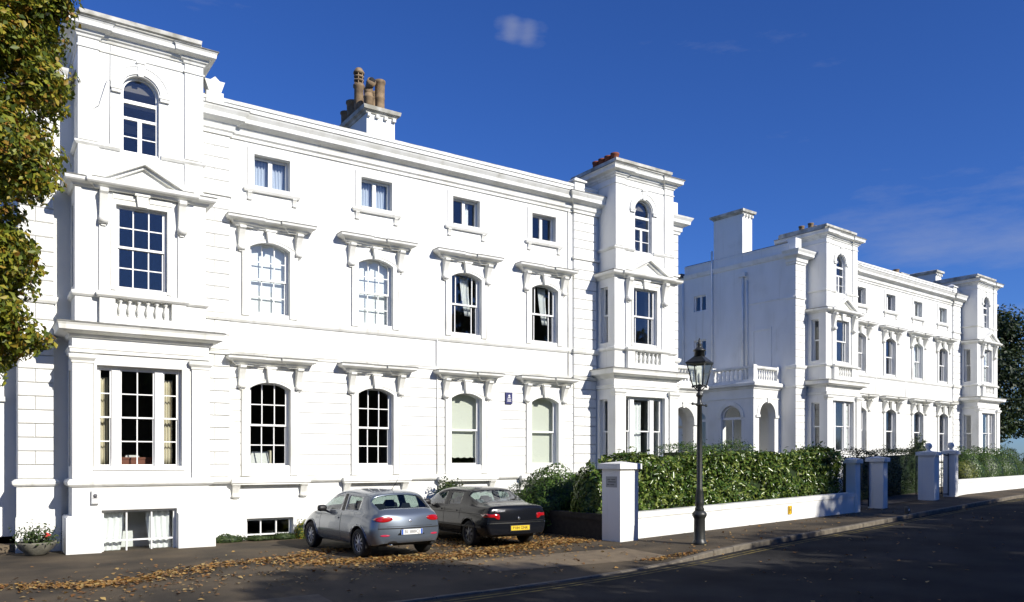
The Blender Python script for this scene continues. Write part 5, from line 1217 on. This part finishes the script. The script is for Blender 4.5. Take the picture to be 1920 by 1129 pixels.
def bush(label, c, r, n, size, material, seed, name='shrub', cat='shrub', aspect=0.5, flat=0.0, group=None):
    rg = np.random.default_rng(seed); o = thing(name, label, cat, (c[0], c[1], zg(c[0])), 0, group)
    u = rg.normal(0, 1, (n, 3)); u /= np.linalg.norm(u, axis=1)[:, None]; u[:, 2] = np.abs(u[:, 2]) * 1.0 - 0.25 * (rg.uniform(0, 1, n) < 0.4)
    bump_ = 1 + 0.10 * np.sin(u[:, 0] * 7 + seed) + 0.08 * np.sin(u[:, 1] * 9 + 2 * u[:, 2] * 5) - np.abs(rg.normal(0, 0.07, n))
    Rr = np.array(r); P = u * Rr * bump_[:, None]; P[:, 2] += c[2]
    N = u / Rr; N /= np.linalg.norm(N, axis=1)[:, None]
    P[:, 2] = np.maximum(P[:, 2], 0.02)
    kind(leaves('foliage', P, N, size, material, o, aspect, 0.6, seed), 'stuff')
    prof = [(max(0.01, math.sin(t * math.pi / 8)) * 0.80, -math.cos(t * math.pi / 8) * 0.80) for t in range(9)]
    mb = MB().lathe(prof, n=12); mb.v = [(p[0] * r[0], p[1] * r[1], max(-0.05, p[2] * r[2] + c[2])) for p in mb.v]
    part('shade_core', mb, 'dark_leaf', o)  # solid dark lump standing in for the shaded inside of the bush
    return o
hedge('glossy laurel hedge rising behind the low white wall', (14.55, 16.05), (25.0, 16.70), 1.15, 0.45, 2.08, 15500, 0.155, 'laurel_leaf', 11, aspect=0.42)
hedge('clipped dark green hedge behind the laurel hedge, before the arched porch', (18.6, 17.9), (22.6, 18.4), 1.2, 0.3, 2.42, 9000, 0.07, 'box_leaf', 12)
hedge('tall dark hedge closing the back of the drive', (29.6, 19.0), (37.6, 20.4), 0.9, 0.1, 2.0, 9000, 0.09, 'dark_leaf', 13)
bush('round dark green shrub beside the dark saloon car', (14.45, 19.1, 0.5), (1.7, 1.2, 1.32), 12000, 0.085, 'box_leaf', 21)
bush('small leafy bush tucked behind the pillar with the notice', (14.25, 17.25, 0.75), (0.55, 0.6, 1.15), 3500, 0.11, 'laurel_leaf', 22)
bush('low green sprig of plants at the wall behind the dark saloon', (11.75, 20.75, 0.75), (0.6, 0.3, 0.80), 900, 0.09, 'green_leaf', 23, 'plant', 'plant')
bush('rounded lime-green bush behind the wall beyond the ball-topped pillars', (38.6, 19.5, 0.75), (0.85, 0.7, 0.72), 3000, 0.07, 'lime_leaf', 24)
g = 'dark clipped bushes in front of the far tower'
for i, (bx, by, rr, hh) in enumerate(((41.4, 20.7, 1.5, 1.55), (44.4, 21.2, 1.6, 1.65), (47.6, 21.9, 1.7, 1.6))):
    bush(('dark rounded bush next to the lime-green bush behind the far low wall', 'dark rounded bush in the middle of three before the far tower', 'dark rounded bush furthest along behind the far low wall')[i], (bx, by, 0.6), (rr, 1.0, hh), 4500, 0.09, 'box_leaf', 30 + i, group=g)
bush('pale feathery plant beside the drive under the gated villa windows', (37.0, 20.6, 1.3), (0.6, 0.5, 1.3), 1200, 0.10, 'green_leaf', 34, 'plant', 'plant')
bush('bright green bush at the far end of the low white wall', (52.5, 24.2, 0.7), (2.6, 1.4, 1.6), 6000, 0.10, 'green_leaf', 35)
g = 'weeds at the foot of the wall'
for i, (bx, by, rx, hh) in enumerate(((5.4, 21.0, 0.5, 0.15), (6.2, 20.98, 0.4, 0.08), (6.85, 20.98, 0.35, 0.12), (7.4, 20.95, 0.3, 0.48))):
    bush(('low creeping weeds', 'low straggling weeds with small leaves', 'bushier green weeds', 'taller reddish weeds')[i] + ' at the villa wall beside the hatchback', (bx, by, 0.05), (rx, 0.25, hh), 420, 0.06, 'green_leaf' if i < 3 else 'autumn_leaf', 40 + i, 'weed_clump', 'weeds', group=g)
# planted bowl
bw = thing('planter_bowl', 'round stone bowl of flowers by the corner of the villa', 'planter', (1.18, 20.45, 0), 0)
part('bowl', MB().lathe([(0.16, 0.0), (0.20, 0.03), (0.34, 0.16), (0.39, 0.26), (0.40, 0.30), (0.36, 0.30), (0.34, 0.26), (0.05, 0.25)], n=20), 'stone_bowl', bw)
rg = np.random.default_rng(5); u = rg.normal(0, 1, (700, 3)); P = u * np.array([0.20, 0.18, 0.12]) + np.array([0, 0, 0.40]); P[:, 2] = np.maximum(P[:, 2], 0.27)
kind(leaves('foliage', P, u * 0.3 + np.array([0, -0.3, 1.0]), 0.08, 'green_leaf', bw, 0.5, 0.6, 6), 'stuff')
for fx, fy, fz in ((0.16, -0.2, 0.42), (0.22, -0.16, 0.44), (0.19, -0.12, 0.47)): part('flower', MB().lathe([(0.01, -0.02), (0.045, 0.0), (0.04, 0.02), (0.01, 0.03)], (fx, fy, fz), 8), 'flower_red', bw)

def tree(label, base, trunk_h, c, rad, nclump, nleaf, size, material, seed, group=None, trunk_r=0.22, clumps=None):
    rg = np.random.default_rng(seed); z0 = zg(base[0]) if base[0] < 60 else 0.57
    o = thing('tree', label, 'tree', (base[0], base[1], z0), 0, group)
    c = np.array([c[0] - base[0], c[1] - base[1], c[2]]); rad = np.array(rad)
    tr = MB().tube([(0, 0, -0.2), (0.05, 0.02, trunk_h * 0.5), (0.0, 0.06, trunk_h), tuple(c * 0.5 + np.array([0, 0, trunk_h * 0.5])), tuple(c + np.array([0, 0, rad[2] * 0.5]))], trunk_r, 9, trunk_r * 0.2)
    part('trunk', tr, 'bark', o)
    u = rg.normal(0, 1, (nclump, 3)); u /= np.linalg.norm(u, axis=1)[:, None]
    rr = rg.uniform(0.25, 0.98, nclump) ** 0.6
    K = c + u * rad * rr[:, None]
    if clumps: K = np.array([(a - base[0], b - base[1], z) for a, b, z, r in clumps]); u = (K - c) / rad
    for k in range(min(9, nclump)):
        s_ = np.array([0, 0, trunk_h * (0.85 + 0.15 * (k % 3))]) if k % 2 else c * 0.5 + np.array([0, 0, trunk_h * 0.5])
        m = (s_ + K[k]) / 2 + np.array([0, 0, 0.25])
        part('limb', MB().tube([tuple(s_), tuple(m), tuple(K[k])], trunk_r * 0.42, 6, 0.02), 'bark', o)
    per = nleaf // nclump; PP = []; NN = []; per0 = per
    for k in range(nclump):
        r = clumps[k][3] if clumps else rg.uniform(0.20, 0.36) * rad.mean()
        if clumps: per = int(per0 * min(2.2, (r / 0.42) ** 1.8) * 0.9) + 12
        v = rg.normal(0, 1, (per, 3)); v /= np.linalg.norm(v, axis=1)[:, None]; q = rg.uniform(0.15, 1, per)[:, None] ** 0.5
        PP.append(K[k] + v * q * r * np.array([1.1, 1.1, 0.8])); NN.append(v * 0.5 + u[k] * 0.4 + np.array([0, 0, 0.5]))
    kind(leaves('crown', np.concatenate(PP), np.concatenate(NN), size, material, o, 0.62, 0.5, seed), 'stuff')
    return o
XB = ([3.3, 3.9, 4.6, 5.25, 6.7, 8.4, 9.2, 11.0, 12.5], [0.50, 0.92, 0.78, 0.80, 1.05, 1.20, 1.12, 0.70, -0.6])
rg = np.random.default_rng(51); cl = []
for k in range(420):
    z = rg.uniform(3.6, 12.3); edge = k % 2 == 0
    r = rg.uniform(0.16, 0.40) if edge else rg.uniform(0.35, 0.7)
    lump = 0.12 * math.sin(z * 5.1) + 0.12 * math.sin(z * 11.3 + 1.0)
    xb = np.interp(z, *XB) + lump - r * 0.8 - (abs(rg.normal(0, 0.35)) if edge else 0.35 + rg.uniform(0, 1) ** 1.2 * 4.0)
    cl.append((xb, 14.2 + rg.uniform(-1, 1) * (1.0 if edge else 1.7), z - (0.25 * rg.uniform() if edge else 0), r))
tree('autumn tree with yellowing leaves hanging before the left tower', (-2.6, 14.4), 3.6, (-1.75, 14.2, 7.9), (2.5, 2.3, 5.0), 420, 155000, 0.10, 'autumn_leaf', 51, clumps=cl)
tree('dark green tree standing beyond the far tower', (62, 33), 3.0, (62.5, 33, 7.6), (7.0, 5.5, 7.6), 110, 44000, 0.30, 'dark_leaf', 52, trunk_r=0.4)
g = 'trees at the far end of the road'
for i, (tx, ty, ht) in enumerate(((74, 38, 11), (86, 33, 12), (100, 40, 13), (116, 42, 12))):
    tree('distant green tree at the far end of the road', (tx, ty), 2.6, (tx, ty, ht * 0.5), (5.5, 4.5, ht * 0.5), 40, 12000, 0.36, 'green_leaf', 90 + i, g, 0.35)
g = 'shade trees across the road'
for i, (tx, ty, ht, rx) in enumerate(TREES):
    tree('tall shade tree on the opposite side of the road', (tx, ty), ht * 0.3, (tx, ty, ht * 0.60), (rx, rx * 0.8, ht * 0.40), 46, 9200, 0.46, 'green_leaf', 60 + i, g, 0.35)

hedge('very tall unseen hedge added across the road to darken window reflections', (-25, -12.5), (75, -12.5), 1.6, 0.2, 7.4, 26000, 0.5, 'green_leaf', 14)  # out of view, added as a dark backdrop for reflections in panes and cars
# fallen leaves
rg = np.random.default_rng(77); PP = []
def strew(pts, n, sx, sy):
    for (a, b) in zip(pts[:-1], pts[1:]):
        t = rg.uniform(0, 1, (n, 1)); p = np.array(a) * (1 - t) + np.array(b) * t + rg.normal(0, 1, (n, 2)) * np.array([sx, sy]); PP.append(p)
strew([(0.6, 15.6), (1.56, 14.96), (2.4, 15.2), (3.95, 16.4), (5.84, 16.9), (7.2, 17.9)], 330, 0.32, 0.20)
strew([(1.0, 13.6), (3.0, 15.2), (5.0, 16.0)], 200, 1.1, 1.1)
strew([(5.4, 16.0), (7.0, 15.4), (8.8, 15.2), (10.4, 15.6), (12.2, 16.2), (13.0, 16.4)], 620, 0.4, 0.28)
strew([(9.4, 16.6), (11.0, 18.2), (13.0, 17.2)], 600, 0.6, 0.5)
strew([(5.6, 15.2), (8.0, 14.4), (12.5, 15.0)], 150, 0.7, 0.5)
strew([(12.2, 12.75), (13.8, 12.72)], 170, 0.25, 0.10)
strew([(2.0, 15.0), (8.0, 12.8), (16.0, 14.6), (26.0, 16.0)], 90, 1.6, 0.7)
strew([(8.0, 8.5), (16.0, 10.5), (30, 13.5)], 70, 3.0, 1.6)
Q = np.concatenate(PP); Z = np.array([(zf(x, y) if y > yr(x) + 0.13 else (zg(x) - 0.11)) + 0.014 for x, y in Q])
P = np.column_stack([Q, Z + rg.uniform(0, 0.012, len(Q))])
kind(leaves('fallen_leaves', P, np.tile([0, 0, 1.0], (len(P), 1)), 0.085, 'fallen_leaf', None, 0.75, 0.22, 78), 'stuff')
bpy.data.objects['fallen_leaves']['label'] = 'golden brown fallen leaves scattered over the forecourt'
soil_rows = [[(x, y) for y in (np.interp(x, [14, 25.5, 35, 56], [16.0, 16.75, 18.3, 22.7]), 19.0 + 0.12 * (x - 14) * 0.5, 22.6)] for x in np.arange(14.2, 56, 1.0)]
kind(sheet('garden_bed', soil_rows, 'soil', lambda x, y: zg(x) + 0.02), 'structure')
